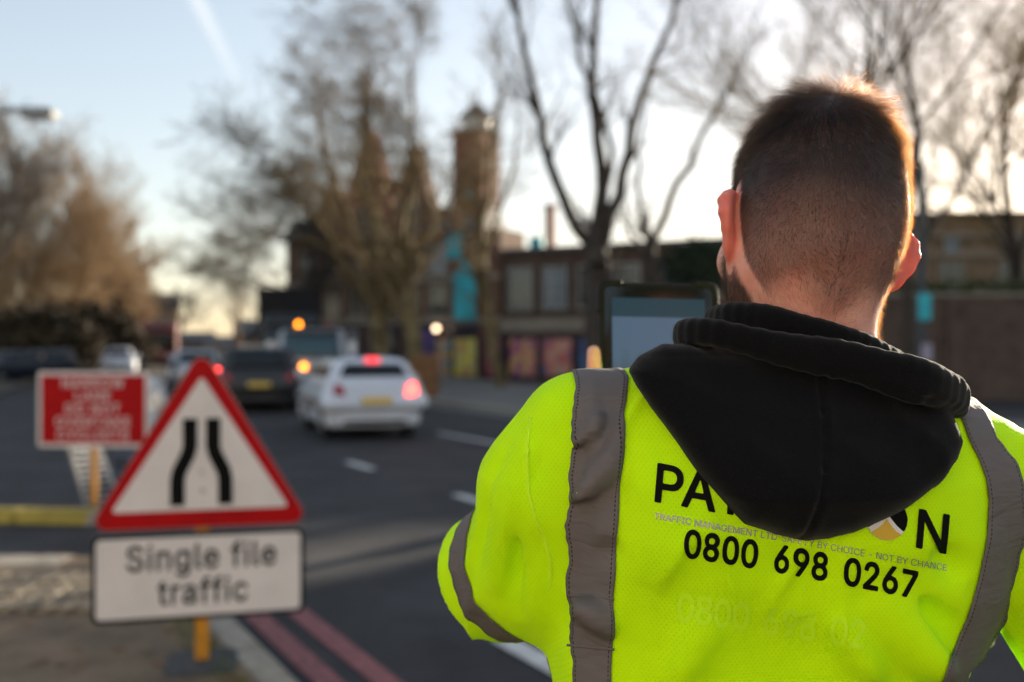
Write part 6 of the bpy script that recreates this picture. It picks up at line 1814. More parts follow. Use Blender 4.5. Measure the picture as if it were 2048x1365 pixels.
def grow_hair(n, seed, wgt, length, lift, whorl, steps, curl=.0, droop=0.0, clump=0, jit=.16):
    r_ = np.random.default_rng(seed)
    P, N, qq = sample_faces(wgt, n, r_)
    Nh = N @ HMn
    # combing in head coordinates
    wc = np.array((-.022, -.070, .098), np.float32)
    out = unit(tangent(qq - wc, Nh))
    side = unit(np.cross(Nh, out))
    down = unit(tangent(np.repeat(np.array([[0, .0, -1]], np.float32), n, 0), Nh))
    x, y, z = qq[:, 0:1], qq[:, 1:2], qq[:, 2:3]
    nape = np.clip((-.015 - z) / .05, 0, 1)
    inward = unit(tangent(np.concatenate([-np.sign(x + .006) * np.ones_like(x), 0 * x, 0 * x + .05], 1), Nh))
    low_k = np.clip((.075 - z) / .05, 0, 1)
    D = out + whorl * side * (1 - low_k)
    D = unit(D * (1 - low_k) + (down + .25 * out) * low_k)
    D = unit(D * (1 - .55 * nape) + inward * nape * np.clip(np.abs(x) / .02, 0, 1) * .75)
    fwd = unit(tangent(np.repeat(np.array([[.45, 1., .0]], np.float32), n, 0), Nh))
    top = np.clip((z - .085) / .02, 0, 1) * np.clip((y + .05) / .04, 0, 1)
    D = unit(D + fwd * top * 1.2)
    sw = noise3(qq, 60, 3)[:, None] * .35 + noise3(qq, 210, 4)[:, None] * .28
    D = unit(D + side * sw + r_.normal(size=(n, 3)) * jit)
    Ln = length(qq, r_)[:, None]
    Lf = lift(qq)[:, None] * (1 + .35 * noise3(qq, 170, 5)[:, None]) + r_.normal(size=(n, 1)) * .08
    pts = [qq - Nh * .0006]
    d = unit(D * np.cos(Lf) + Nh * np.sin(Lf))
    cur = pts[0]
    cc = r_.normal(size=(n, 3)) * curl
    for k in range(steps):
        cur = cur + d * Ln / steps
        pts.append(cur)
        d = unit(d + (D - Nh * .25) * droop / steps + cc / steps)
    S = np.stack(pts, 1)
    if clump:
        ci = r_.choice(n, clump, replace=False)
        rc = S[ci, 0]
        near = np.concatenate([((b_[:, None] - rc[None]) ** 2).sum(2).argmin(1) for b_ in np.array_split(S[:, 0], 40)])
        tgt = S[ci[near]] + (S[:, :1] - rc[near][:, None]) * .25
        kk = (np.arange(steps + 1) / steps)[None, :, None] ** 1.3 * .68 * r_.uniform(.3, 1, (n, 1, 1))
        S = S * (1 - kk) + tgt * kk
    return (S.reshape(-1, 3) @ HMn.T + HC.astype(np.float32)).reshape(n, steps + 1, 3)


hmF = scalp_mask(qh) * hd_ok * (np.minimum(ear_sdf(qh, -1), ear_sdf(qh, 1)) > .004)
zf = qh[:, 2]
topk = np.clip((zf - .056 - .006 * noise3(qh, 45, 8)) / .024, 0, 1)          # 0 in the clipped part, 1 on top


def len_short(q, r_):
    z = q[:, 2]
    L = np.interp(z, [-.12, -.08, 0.0, .04, .075], [.0045, .0055, .0060, .0085, .0140])
    return L * r_.uniform(.65, 1.25, len(z))


def len_top(q, r_):
    z, y = q[:, 2], q[:, 1]
    L = np.interp(z, [.05, .075, .10, .125], [.012, .024, .040, .050])
    return L * r_.uniform(.6, 1.15, len(z))


lift_s = lambda q: np.interp(q[:, 2], [-.09, -.04, .03, .08], [.28, .30, .30, .26])
lift_t = lambda q: np.interp(q[:, 2], [.05, .085, .105, .125], [.22, .30, .55, .85])
S1 = grow_hair(80000, 1, hmF * (1 - .75 * topk) * (.35 + .65 * np.clip((zf + .10) / .06, 0, 1)), len_short, lift_s, .5, 3, .22, .25, jit=.34)
hair_object("short_hair", S1, M['fuzz_hair'], person, .000042, .000020)
S2 = grow_hair(26000, 2, hmF * topk, len_top, lift_t, .55, 6, .45, .9, clump=650)
hair_object("hair", S2, M['hair'], person, .000060, .000022)
# stray long hairs at the crown, wisps on the neck
S3 = grow_hair(260, 4, hmF * np.clip((zf - .1) / .02, 0, 1), lambda q, r_: r_.uniform(.03, .05, len(q)), lambda q: np.full(len(q), .95), .8, 6, .8, .7)
hair_object("stray_hair", S3, M['hair'], person, .000045, .00002)
neckw = hd_ok * (zf < -.08) * (zf > -.14) * (qh[:, 1] < .0) * 1.0
S4 = grow_hair(3800, 5, neckw, lambda q, r_: r_.uniform(.003, .011, len(q)), lambda q: np.full(len(q), .22), .2, 4, .5, .2)
hair_object("neck_hair", S4, M['fuzz_hair'], person, .000038, .000018)
bF = beard_mask(qh) * hd_ok * (np.minimum(ear_sdf(qh, -1), ear_sdf(qh, 1)) > .004)


def grow_beard(n, seed):
    r_ = np.random.default_rng(seed)
    P, N, qq = sample_faces(bF, n, r_)
    Nh = N @ HMn
    D = unit(tangent(np.repeat(np.array([[0, -.25, -1]], np.float32), n, 0), Nh) + r_.normal(size=(n, 3)) * .25)
    L = r_.uniform(.006, .014, (n, 1))
    pts = [qq - Nh * .0005]
    d = unit(D + Nh * .75)
    for k in range(4):
        pts.append(pts[-1] + d * L / 4)
        d = unit(d + D * .12 + r_.normal(size=(n, 3)) * .12)
    S = np.stack(pts, 1)
    return (S.reshape(-1, 3) @ HMn.T + HC.astype(np.float32)).reshape(n, 5, 3)


hair_object("beard", grow_beard(13000, 6), M['fuzz_hair'], person, .00006, .00003)
M['eye'] = mat("eye", (.75, .73, .70), .1, spec=.8)
for s in (-1, 1):
    MB().lathe([(.0001, -.0115)] + [(.0115 * math.cos(a), .0115 * math.sin(a)) for a in np.linspace(-1.4, 1.4, 9)] + [(.0001, .0115)], tuple(from_head((s * .031, .0815, .002))), n=14).build("eye", M['eye'], person, True)

# ---------------------------------------------------------------- lime work top
def fabric_material():
    m = mat("lime_fabric", (.7, 1.1, .002), .75, sheen=.03, spec=.12)
    nt = m.node_tree
    p = nt.nodes["Principled BSDF"]
    tc = nd(nt, "ShaderNodeTexCoord")
    sx = nd(nt, "ShaderNodeSeparateXYZ")
    nt.links.new(tc.outputs["Object"], sx.inputs[0])

    def mth(op, a, b=None):
        n = nd(nt, "ShaderNodeMath", operation=op)
        for i, v in enumerate((a, b)):
            if v is None: continue
            if isinstance(v, (int, float)): n.inputs[i].default_value = v
            else: nt.links.new(v, n.inputs[i])
        return n.outputs[0]
    # knitted mesh: small holes on a staggered lattice, laid over x and z (y shears in on the sleeves)
    fx = 2 * math.pi / .0042
    fz = 2 * math.pi / .0058
    X = sx.outputs[0]
    a = mth('SINE', mth('MULTIPLY', X, fx))
    b = mth('SINE', mth('MULTIPLY', sx.outputs[2], fz))
    hole = mth('MULTIPLY', a, b)
    hm_ = nd(nt, "ShaderNodeMapRange")
    hm_.inputs[1].default_value, hm_.inputs[2].default_value = .25, .95
    nt.links.new(hole, hm_.inputs[0])
    nz = nd(nt, "ShaderNodeTexNoise")
    nz.inputs["Scale"].default_value = 9
    nz.inputs["Detail"].default_value = 5
    nt.links.new(tc.outputs["Object"], nz.inputs["Vector"])
    rp = nd(nt, "ShaderNodeValToRGB")
    rp.color_ramp.elements[0].color = (.60, 1.06, .001, 1)
    rp.color_ramp.elements[1].color = (.70, 1.18, .001, 1)
    rp.color_ramp.elements[0].position, rp.color_ramp.elements[1].position = .35, .65
    nt.links.new(nz.outputs["Fac"], rp.inputs[0])
    mx = nd(nt, "ShaderNodeMix", data_type='RGBA')
    nt.links.new(mth('MULTIPLY', hm_.outputs[0], .42), mx.inputs[0])
    nt.links.new(rp.outputs[0], mx.inputs[6])
    mx.inputs[7].default_value = (.36, .62, .001, 1)
    nt.links.new(mx.outputs[2], p.inputs["Base Color"])
    b1 = nd(nt, "ShaderNodeBump")
    b1.inputs["Strength"].default_value = .35
    b1.inputs["Distance"].default_value = .0012
    b1.invert = True
    nt.links.new(hm_.outputs[0], b1.inputs["Height"])
    nt.links.new(b1.outputs["Normal"], p.inputs["Normal"])
    # thin cloth lets a little of the low sun through
    tl_ = nd(nt, "ShaderNodeBsdfTranslucent")
    nt.links.new(mx.outputs[2], tl_.inputs[0])
    ms_ = nd(nt, "ShaderNodeMixShader")
    ms_.inputs[0].default_value = .08
    out = nt.nodes["Material Output"]
    nt.links.new(p.outputs[0], ms_.inputs[1])
    nt.links.new(tl_.outputs[0], ms_.inputs[2])
    nt.links.new(ms_.outputs[0], out.inputs[0])
    return m


M['lime'] = fabric_material()
ELB = [SL, W(1108, 985, 1.01), EL, ENDL]
ELR = [.055, .072, .078, .071]


def fold(P, a, b, w, amp):
    """a soft ridge (amp > 0) along the line a-b"""
    a, b = np.asarray(a, np.float32), np.asarray(b, np.float32)
    ab = b - a
    t = (P - a) @ ab / (ab @ ab)
    tc_ = np.clip(t, 0, 1)
    d2 = ((P - a - tc_[:, None] * ab) ** 2).sum(1)
    return amp * np.exp(-d2 / (w * w)) * np.sin(np.clip(t * .9 + .05, 0, 1) * math.pi)


FOLDS = []
def fpx(x0, y0, x1, y1, Y, w, amp, Y1=None): FOLDS.append((W(x0, y0, Y), W(x1, y1, Y1 or Y), w, amp))
# lower right drape, centre pulls, below-arm folds
fpx(1735, 1190, 1930, 1380, .885, .017, .012)
fpx(1800, 1180, 1960, 1320, .89, .012, -.007)
fpx(1660, 1230, 1790, 1400, .875, .016, .006)
fpx(1600, 1250, 1650, 1420, .872, .02, -.004)
fpx(1420, 1240, 1330, 1420, .875, .02, .005)
fpx(1290, 1180, 1260, 1390, .88, .014, -.004)
fpx(1500, 1190, 1560, 1400, .872, .022, -.003)
fpx(1380, 1030, 1300, 1180, .875, .018, .003)
fpx(1845, 1080, 1930, 1160, .885, .014, -.004)
fpx(1110, 1165, 1240, 1090, .90, .010, -.006)
fpx(1115, 1200, 1230, 1260, .905, .012, .006)
fpx(1110, 1240, 1180, 1340, .91, .012, -.005)
# from the armhole towards the neck
fpx(1095, 1060, 1240, 900, .905, .010, .005)
fpx(1105, 1100, 1250, 960, .90, .010, -.004)
fpx(1080, 950, 1230, 800, .915, .010, .004)
fpx(1075, 900, 1180, 790, .925, .009, -.004)
# along the sleeve
fpx(1060, 880, 985, 1180, .955, .012, .006, .985)
fpx(1090, 950, 1040, 1230, .945, .010, -.005, .985)
fpx(1085, 1010, 1075, 1240, .945, .010, .006, .98)
fpx(1030, 900, 940, 1120, .965, .012, -.005, 1.0)
fpx(1000, 960, 925, 1150, .975, .010, .004, 1.02)
fpx(1050, 1000, 1010, 1230, .948, .008, -.003, .985)
for x0_, y0_, x1_, y1_, am_ in ((1070, 870, 1020, 1010, .0016), (1085, 905, 1050, 1090, -.0018), (1040, 940, 985, 1130, .0018), (1075, 980, 1062, 1190, .0016), (1090, 1060, 1030, 1215, -.0018),
                                (1010, 985, 950, 1170, -.0016), (1225, 830, 1150, 980, .0012), (1230, 900, 1120, 1080, -.0016), (1235, 1000, 1120, 1140, .0016), (1140, 800, 1080, 930, .0014)):
    fpx(x0_, y0_, x1_, y1_, .935, .0055, am_, .96)


def shirt_sdf(P, fine=True):
    d = smax(tors(P), -(P[:, 2] - .93), .01)
    d = smax(d, P[:, 2] - 1.545, .04)
    d = smin(d, chain(P, [W(1590, 800, .985), SL], [.060, .055], .02), .045)
    d = smin(d, chain(P, [W(1650, 826, .985), SR_], [.058, .050], .02), .045)
    s = chain(P, ELB, ELR, .035)
    # open cuff
    ax = (ENDL - EL) / np.linalg.norm(ENDL - EL)
    e = (P - (ENDL - ax * .0).astype(np.float32)) @ ax.astype(np.float32)
    s = smax(s, e, .006)
    inner = chain(P, [EL + ax * .05, ENDL + ax * .05], [.055, .064])
    s = smax(s, -np.maximum(inner, -(e + .045)), .005)
    d = smin(d, s, .022)
    r = chain(P, [SR_, MR, ER], [.055, .066, .066], .03)
    d = smin(d, r, .02)
    if fine:
        w = 0
        for a, b, wd, am in FOLDS:
            w = w + fold(P, a, b, wd, am * 2.8)
        n1 = noise3(P * np.array((1, 1, .45), np.float32), 42, 11)
        n2 = noise3(P, 20, 14)
        d = d - w - .0026 * n2 - .0042 * np.exp(-(n1 / .16) ** 2) * np.clip(.5 + n2, 0, 1) - .0010 * noise3(P, 85, 12)
    return d


shirt = sdf_obj("shirt", shirt_sdf, (-.16, .78, .90), (.80, 1.32, 1.62), .0042, M['lime'], person, slack=1.5)


def cast(px, py, f, off):
    """photo pixel positions -> points on the cloth (the sight line meets it there), lifted by off"""
    px, py = np.asarray(px, float), np.asarray(py, float)
    D = np.stack([(px - CX) / FPX, np.ones_like(px), -(py - HY) / FPX], 1)
    L = np.linalg.norm(D, axis=1, keepdims=True)
    D = D / L
    O = np.array([0, 0, CAMZ]) + D * .74
    H = march_out(f, O, D, tmax=.56, step=.8, n=36).astype(np.float32)
    g_ = grad(f, H)
    g_ /= np.linalg.norm(g_, axis=1, keepdims=True) + 1e-9
    return H + g_ * off, g_


# ---- reflective tape
def tape_material():
    m = mat("reflective_tape", (.165, .147, .143), .72, metal=.30, spec=.12)
    nt = m.node_tree
    p = nt.nodes["Principled BSDF"]
    tc = nd(nt, "ShaderNodeTexCoord")
    uv = nd(nt, "ShaderNodeUVMap")
    sx = nd(nt, "ShaderNodeSeparateXYZ")
    nt.links.new(uv.outputs[0], sx.inputs[0])
    b = nd(nt, "ShaderNodeBump")
    nb = nd(nt, "ShaderNodeTexNoise")
    nb.inputs["Scale"].default_value = 26
    nb.inputs["Detail"].default_value = 4
    nb.inputs["Distortion"].default_value = .8
    mp = nd(nt, "ShaderNodeMapping")
    mp.inputs["Rotation"].default_value = (0, R(45), 0)
    mp.inputs["Scale"].default_value = (.6, 1, 2.2)
    nt.links.new(tc.outputs["Object"], mp.inputs[0])
    nt.links.new(mp.outputs[0], nb.inputs["Vector"])
    b.inputs["Strength"].default_value = .55
    b.inputs["Distance"].default_value = .006
    nt.links.new(nb.outputs["Fac"], b.inputs["Height"])
    nt.links.new(b.outputs["Normal"], p.inputs["Normal"])

    def mth(op, a, b=None):
        n = nd(nt, "ShaderNodeMath", operation=op)
        for i, v in enumerate((a, b)):
            if v is None: continue
            if isinstance(v, (int, float)): n.inputs[i].default_value = v
            else: nt.links.new(v, n.inputs[i])
        return n.outputs[0]
    # stitching: a dashed dark thread 4 mm in from both edges (u is 0..1 across, v in metres along)
    ed = mth('SUBTRACT', .5, mth('ABSOLUTE', mth('SUBTRACT', sx.outputs[0], .5)))
    ln = mth('LESS_THAN', mth('ABSOLUTE', mth('SUBTRACT', ed, .075)), .014)
    ds = mth('GREATER_THAN', mth('SINE', mth('MULTIPLY', sx.outputs[1], 2 * math.pi / .0042)), -.35)
    st_ = mth('MULTIPLY', ln, ds)
    mx = nd(nt, "ShaderNodeMix", data_type='RGBA')
    nt.links.new(st_, mx.inputs[0])
    mx.inputs[6].default_value = (.165, .147, .143, 1)
    mx.inputs[7].default_value = (.05, .04, .04, 1)
    nt.links.new(mx.outputs[2], p.inputs["Base Color"])
    return m


M['tape'] = tape_material()


def ribbon(name, P, m, parent, N=None, thick=.0012):
    """P (rows, cols, 3) on the cloth -> a ribbon with uv"""
    nr, nc, _ = P.shape
    me = np_mesh(name, P.reshape(-1, 3), grid_faces(nr, nc), True)
    L = np.r_[0, np.cumsum(np.linalg.norm(np.diff(P[:, nc // 2], axis=0), axis=1))]
    uvv = np.stack(np.broadcast_arrays(np.linspace(0, 1, nc)[None, :], L[:, None]), -1).reshape(-1, 2)
    uvl = me.uv_layers.new(name="UVMap")
    li = np.empty(len(me.loops), dtype=np.int32)
    me.loops.foreach_get("vertex_index", li)
    uvl.data.foreach_set("uv", uvv[li].astype(np.float32).ravel())
    o = link(name, me, parent, m)
    s = o.modifiers.new("solid", 'SOLIDIFY')
    s.thickness, s.offset = thick, 0
    return o


def ray_out(f, O, D, n=80, t0=.30):
    """from inside outwards to the surface"""
    O, D = O.astype(np.float32), D.astype(np.float32)
    t = np.full(len(O), t0, np.float32)                # from outside back in
    for _ in range(n):
        d = f(O + D * t[:, None])
        t = np.maximum(t - d * .7, 0)
    return O + D * t[:, None]


def shoulder_tape(rows_in, rows_out, cY, cZ, top_in, top_out, seed, nc=11):
    """rows_*: photo points (px, py) of the two edges down the back; top_*: x of the edges over the shoulder"""
    r_ = np.random.default_rng(seed)
    ys = np.linspace(rows_in[0][1], rows_in[-1][1], 130)
    xi = np.interp(ys, [p[1] for p in rows_in], [p[0] for p in rows_in])
    xo = np.interp(ys, [p[1] for p in rows_out], [p[0] for p in rows_out])
    xo = xo + 2.0 * np.sin(ys * .057 + seed) + 1.0 * np.sin(ys * .19 + 2 * np.sin(ys * .03))
    xi = xi + .8 * np.sin(ys * .05 + seed)
    u = np.linspace(0, 1, nc)
    PX = xi[:, None] * (1 - u) + xo[:, None] * u
    PY = np.repeat(ys[:, None], nc, 1)
    H, g_ = cast(PX.ravel(), PY.ravel(), shirt_sdf, .0022)
    H = H.reshape(len(ys), nc, 3)
    # over the top to the front
    a0 = math.atan2(H[0, nc // 2, 2] - cZ, -(H[0, nc // 2, 1] - cY))
    ang = np.linspace(a0 + .12, math.pi * .92, 26)
    X0 = H[0, :, 0]
    TX = top_in + (top_out - top_in) * u
    O, D = [], []
    for i, a in enumerate(ang):
        k = min(1, (i + 1) / 8)
        xx = X0 * (1 - k) + TX * k
        O.append(np.stack([xx, np.full(nc, cY), np.full(nc, cZ)], 1))
        D.append(np.repeat(np.array([[0, -math.cos(a), math.sin(a)]]), nc, 0))
    T = ray_out(shirt_sdf, np.concatenate(O), np.concatenate(D))
    gT = grad(shirt_sdf, T)
    gT /= np.linalg.norm(gT, axis=1, keepdims=True) + 1e-9
    T = (T + gT * .0015).reshape(len(ang), nc, 3)
    return np.concatenate([T[::-1], H], 0)


TL = shoulder_tape([(1257, 757), (1250, 850), (1243, 950), (1236, 1080), (1229, 1190), (1226, 1290), (1222, 1400)],
                   [(1150, 757), (1146, 850), (1142, 920), (1138, 1000), (1132, 1050), (1138, 1110), (1135, 1170), (1143, 1230), (1146, 1290), (1150, 1400)],
                   1.0, 1.49, .105, .060, 1)
ribbon("reflective_tape", TL, M['tape'], shirt)
TR = shoulder_tape([(1934, 876), (1955, 920), (1968, 960), (1975, 1005), (1970, 1070), (1956, 1150), (1930, 1235), (1895, 1320), (1870, 1400)],
                   [(1990, 876), (2025, 920), (2040, 960), (2048, 1005), (2048, 1070), (2032, 1140), (2014, 1180), (2016, 1230), (1985, 1290), (1935, 1345), (1915, 1400)],
                   1.0, 1.42, .413, .456, 4)
ribbon("reflective_tape", TR, M['tape'], shirt)
# seams across the left tape
for py_ in (1190, 1290):
    PXs = np.linspace(1138, 1230, 24)
    a_, _ = cast(PXs, np.full(24, py_ - 3.) + np.linspace(0, 8, 24), shirt_sdf, .0026)
    b_, _ = cast(PXs, np.full(24, py_ + 2.) + np.linspace(0, 8, 24), shirt_sdf, .0026)
    ribbon("tape_join", np.stack([a_, b_], 1), M['tape'], shirt, thick=.001)

# sleeve band, a ring near the cuff
def sleeve_ring(off0, off1, m, name, lift, seed, nc=9):
    ax = (ENDL - EL) / np.linalg.norm(ENDL - EL)
    u_ = np.cross(ax, (0, 0, 1)); u_ /= np.linalg.norm(u_)
    v_ = np.cross(ax, u_)
    th = np.linspace(0, 2 * math.pi, 120)
    O, D = [], []
    for t in th:
        dv = u_ * math.cos(t) + v_ * math.sin(t)
        for k in np.linspace(0, 1, nc):
            wob = .0016 * math.sin(9 * t + seed) + .001 * math.sin(23 * t)
            O.append(ENDL + ax * (off0 + (off1 - off0) * k + wob))
            D.append(dv)
    H = ray_out(shirt_sdf, np.array(O), np.array(D), t0=.105)
    g_ = grad(shirt_sdf, H)
    g_ /= np.linalg.norm(g_, axis=1, keepdims=True) + 1e-9
    return ribbon(name, (H + g_ * lift).reshape(len(th), nc, 3), m, shirt)


sleeve_ring(-.070, -.030, M['tape'], "reflective_tape", .0015, 2)
# armhole seam
M['lime_thread'] = mat("lime_thread", (.63, 1.12, .002), .8, var=.12, scale=300)
sx_ = [1062, 1056, 1054, 1057, 1070, 1090, 1102, 1100, 1098]
sy_ = [836, 880, 930, 985, 1035, 1080, 1125, 1160, 1178]
tt = np.linspace(0, 8, 70)
ex, ey = np.interp(tt, range(9), sx_), np.interp(tt, range(9), sy_)
w_ = np.linspace(-3.2, 3.2, 5)
PX = ex[:, None] + w_[None] + 0 * ey[:, None]
PY = np.repeat(ey[:, None], 5, 1)
PX = PX + 1.2 * np.sin(PY * .35)
H, _ = cast(PX.ravel(), PY.ravel(), shirt_sdf, .0004)
ribbon("seam", H.reshape(70, 5, 3), M['lime_thread'], shirt)

# ---- print on the back
M['print_black'] = mat("print_black", (.006, .006, .006), .85, spec=.08)
M['print_grey'] = mat("print_grey", (.36, .34, .27), .35, metal=.3)
M['print_white'] = mat("print_white", (.72, .72, .72), .5)
M['print_yellow'] = mat("print_yellow", (.62, .40, .02), .5)


def print_mesh(name, me, o, exu, eyu, m, parent, lift=.0009, bend=0.0):
    """me: flat lettering in pixel-size units; placed at photo position o along exu / eyu, laid on the cloth"""
    Vv = np.empty(len(me.vertices) * 3, dtype=np.float32)
    me.vertices.foreach_get("co", Vv)
    Vv = Vv.reshape(-1, 3)
    px = o[0] + Vv[:, 0] * exu[0] + Vv[:, 1] * eyu[0]
    py = o[1] + Vv[:, 0] * exu[1] + Vv[:, 1] * eyu[1] + bend * Vv[:, 0] ** 2
    H, _ = cast(px, py, shirt_sdf, lift)
    me.vertices.foreach_set("co", H.astype(np.float32).ravel())
    me.update()
    return link(name, me, parent, m)


ex_, ey_ = (.983, .180), (.085, -.996)
for ch, ox, oy in (("P", 1309, 1002), ("A", 1362, 1011), ("R", 1453, 1026), ("S", 1530, 1040), ("N", 1830, 1093)):
    for me in text_words(ch, 74, .030, align='L'):
        print_mesh("lettering", me, (ox, oy), ex_ if ch != "N" else (.975, .20), ey_, M['print_black'], shirt)
for tx, size, bold, fit, o_, eu, m_, bend in (("0800 698 0267", 52, .046, 578, (1366, 1112), (.813, .124), 'print_black', .00004),
                                              ("TRAFFIC MANAGEMENT LTD", 13, .03, 249, (1308, 1038), (.985, .172), 'print_grey', 0),
                                              ("SAFETY BY CHOICE - NOT BY CHANCE", 13, .01, 337, (1562, 1082), (.983, .180), 'print_grey', 0)):
    for me in text_words(tx, size, bold, align='L', space=.46 if size > 20 else .30, fit=fit):
        print_mesh("lettering", me, o_, eu, (.09, -.995), M[m_], shirt, bend=bend)


M['ghost_print'] = mat("ghost_print", (.585, .99, .003), .8)
for me in text_words("0800 698 02", 54, .03, align='L', space=.46, fit=470):
    print_mesh("lettering", me, (1352, 1240), (.813, .124), (.09, -.995), M['ghost_print'], shirt, lift=.0005)


def blob(name, poly, m, lift):
    Vb, Fb = outline_mesh([poly], 2.0)
    me = np_mesh(name, Vb, Fb)
    return print_mesh(name, me, (0, 0), (1, 0), (0, 1), m, shirt, lift)


lc, lr = (1773, 1040), 41
circ = lambda a0, a1, r=lr, n=24: [(lc[0] + r * math.cos(a), lc[1] + r * math.sin(a)) for a in np.linspace(a0, a1, n)]
blob("logo", circ(0, 2 * math.pi - .2), M['print_black'], .0008)
ridge = [(1734, 1055), (1750, 1046), (1763, 1036), (1772, 1024), (1781, 1038), (1792, 1052), (1803, 1062), (1811, 1064)]
blob("logo", ridge + circ(math.atan2(1064 - lc[1], 1811 - lc[0]), math.atan2(1055 - lc[1], 1734 - lc[0]), lr - .5), M['print_white'], .0014)
rid2 = [(1738, 1064), (1754, 1056), (1765, 1047), (1771, 1037), (1779, 1049), (1790, 1063), (1803, 1070)]
blob("logo", rid2 + circ(math.atan2(1070 - lc[1], 1803 - lc[0]), math.atan2(1064 - lc[1], 1738 - lc[0]), lr - 1), M['print_yellow'], .0020)

# ---------------------------------------------------------------- black hood and sleeves of the sweatshirt beneath
def black_material():
    m = mat("black_cotton", (.0055, .0055, .0065), .9, sheen=.12, spec=.08, bump=.25, bscale=900)
    return m


M['black'] = black_material()
HP = np.array([(1272, 744), (1296, 716), (1345, 688), (1430, 690), (1560, 712), (1700, 742), (1800, 765), (1895, 785), (1920, 800), (1924, 835), (1932, 885), (1915, 920),
               (1870, 965), (1800, 1012), (1700, 1062), (1650, 1074), (1610, 1077), (1560, 1066), (1488, 1040), (1405, 948), (1350, 872), (1310, 815), (1285, 775)], float)


def poly_sd(px, py, poly):
    d = np.full(len(px), 1e9)
    ins = np.zeros(len(px), bool)
    n = len(poly)
    for i in range(n):
        a, b = poly[i], poly[(i + 1) % n]
        e = b - a
        wx, wy = px - a[0], py - a[1]
        t = np.clip((wx * e[0] + wy * e[1]) / (e @ e), 0, 1)
        d = np.minimum(d, (wx - e[0] * t) ** 2 + (wy - e[1] * t) ** 2)
        c = (a[1] > py) != (b[1] > py)
        xin = (b[0] - a[0]) * (py - a[1]) / (b[1] - a[1] + 1e-9) + a[0]
        ins ^= c & (px < xin)
    return np.where(ins, -1, 1) * np.sqrt(d)


# the lip of the hood: a rolled double hem that runs round behind the neck
LIP = [W(1440, 690, 1.12), W(1385, 676, 1.05), W(1366, 670, .985), W(1376, 664, .935), W(1440, 668, .900), W(1560, 697, .878), W(1670, 716, .864), W(1780, 744, .858),
       W(1856, 766, .866), W(1902, 786, .888), W(1906, 806, .94), W(1870, 820, 1.02), W(1800, 825, 1.10)]
INN = [W(1450, 672, 1.08), W(1430, 645, 1.01), W(1448, 632, .955), W(1505, 632, .922), W(1580, 649, .904), W(1660, 670, .898), W(1722, 690, .905), W(1774, 716, .930), W(1794, 746, 1.0), W(1750, 765, 1.08)]


def smooth_path(pts, n=4):
    """Catmull-Rom points through pts"""
    p = [np.asarray(q, float) for q in pts]
    p = [2 * p[0] - p[1]] + p + [2 * p[-1] - p[-2]]
    out = []
    for i in range(1, len(p) - 2):
        for k in range(n):
            t = k / n
            out.append(.5 * (2 * p[i] + (p[i + 1] - p[i - 1]) * t + (2 * p[i - 1] - 5 * p[i] + 4 * p[i + 1] - p[i + 2]) * t * t + (3 * p[i] - p[i - 1] - 3 * p[i + 1] + p[i + 2]) * t ** 3))
    return out + [p[-2]]


LIP0, LIP, INN = LIP, smooth_path(LIP, 3), smooth_path(INN, 3)


def band(P, pts, r, hh):
    """a doubled-over hem: flat band of half height hh, edge radius r, along pts"""
    bz = np.array((0, -.25, .968), np.float32)
    best = None
    for i in range(len(pts) - 1):
        a, b = pts[i].astype(np.float32), pts[i + 1].astype(np.float32)
        ab = b - a
        t = np.clip((P - a) @ ab / (ab @ ab), 0, 1)
        v = P - a - t[:, None] * ab
        z = v @ bz
        o = np.linalg.norm(v - z[:, None] * bz, axis=1)
        h_ = hh[i] + (hh[i + 1] - hh[i]) * t
        d = np.sqrt(np.maximum(np.abs(z) - h_, 0) ** 2 + o * o) - r
        best = d if best is None else smin(best, d, .004)
    return best


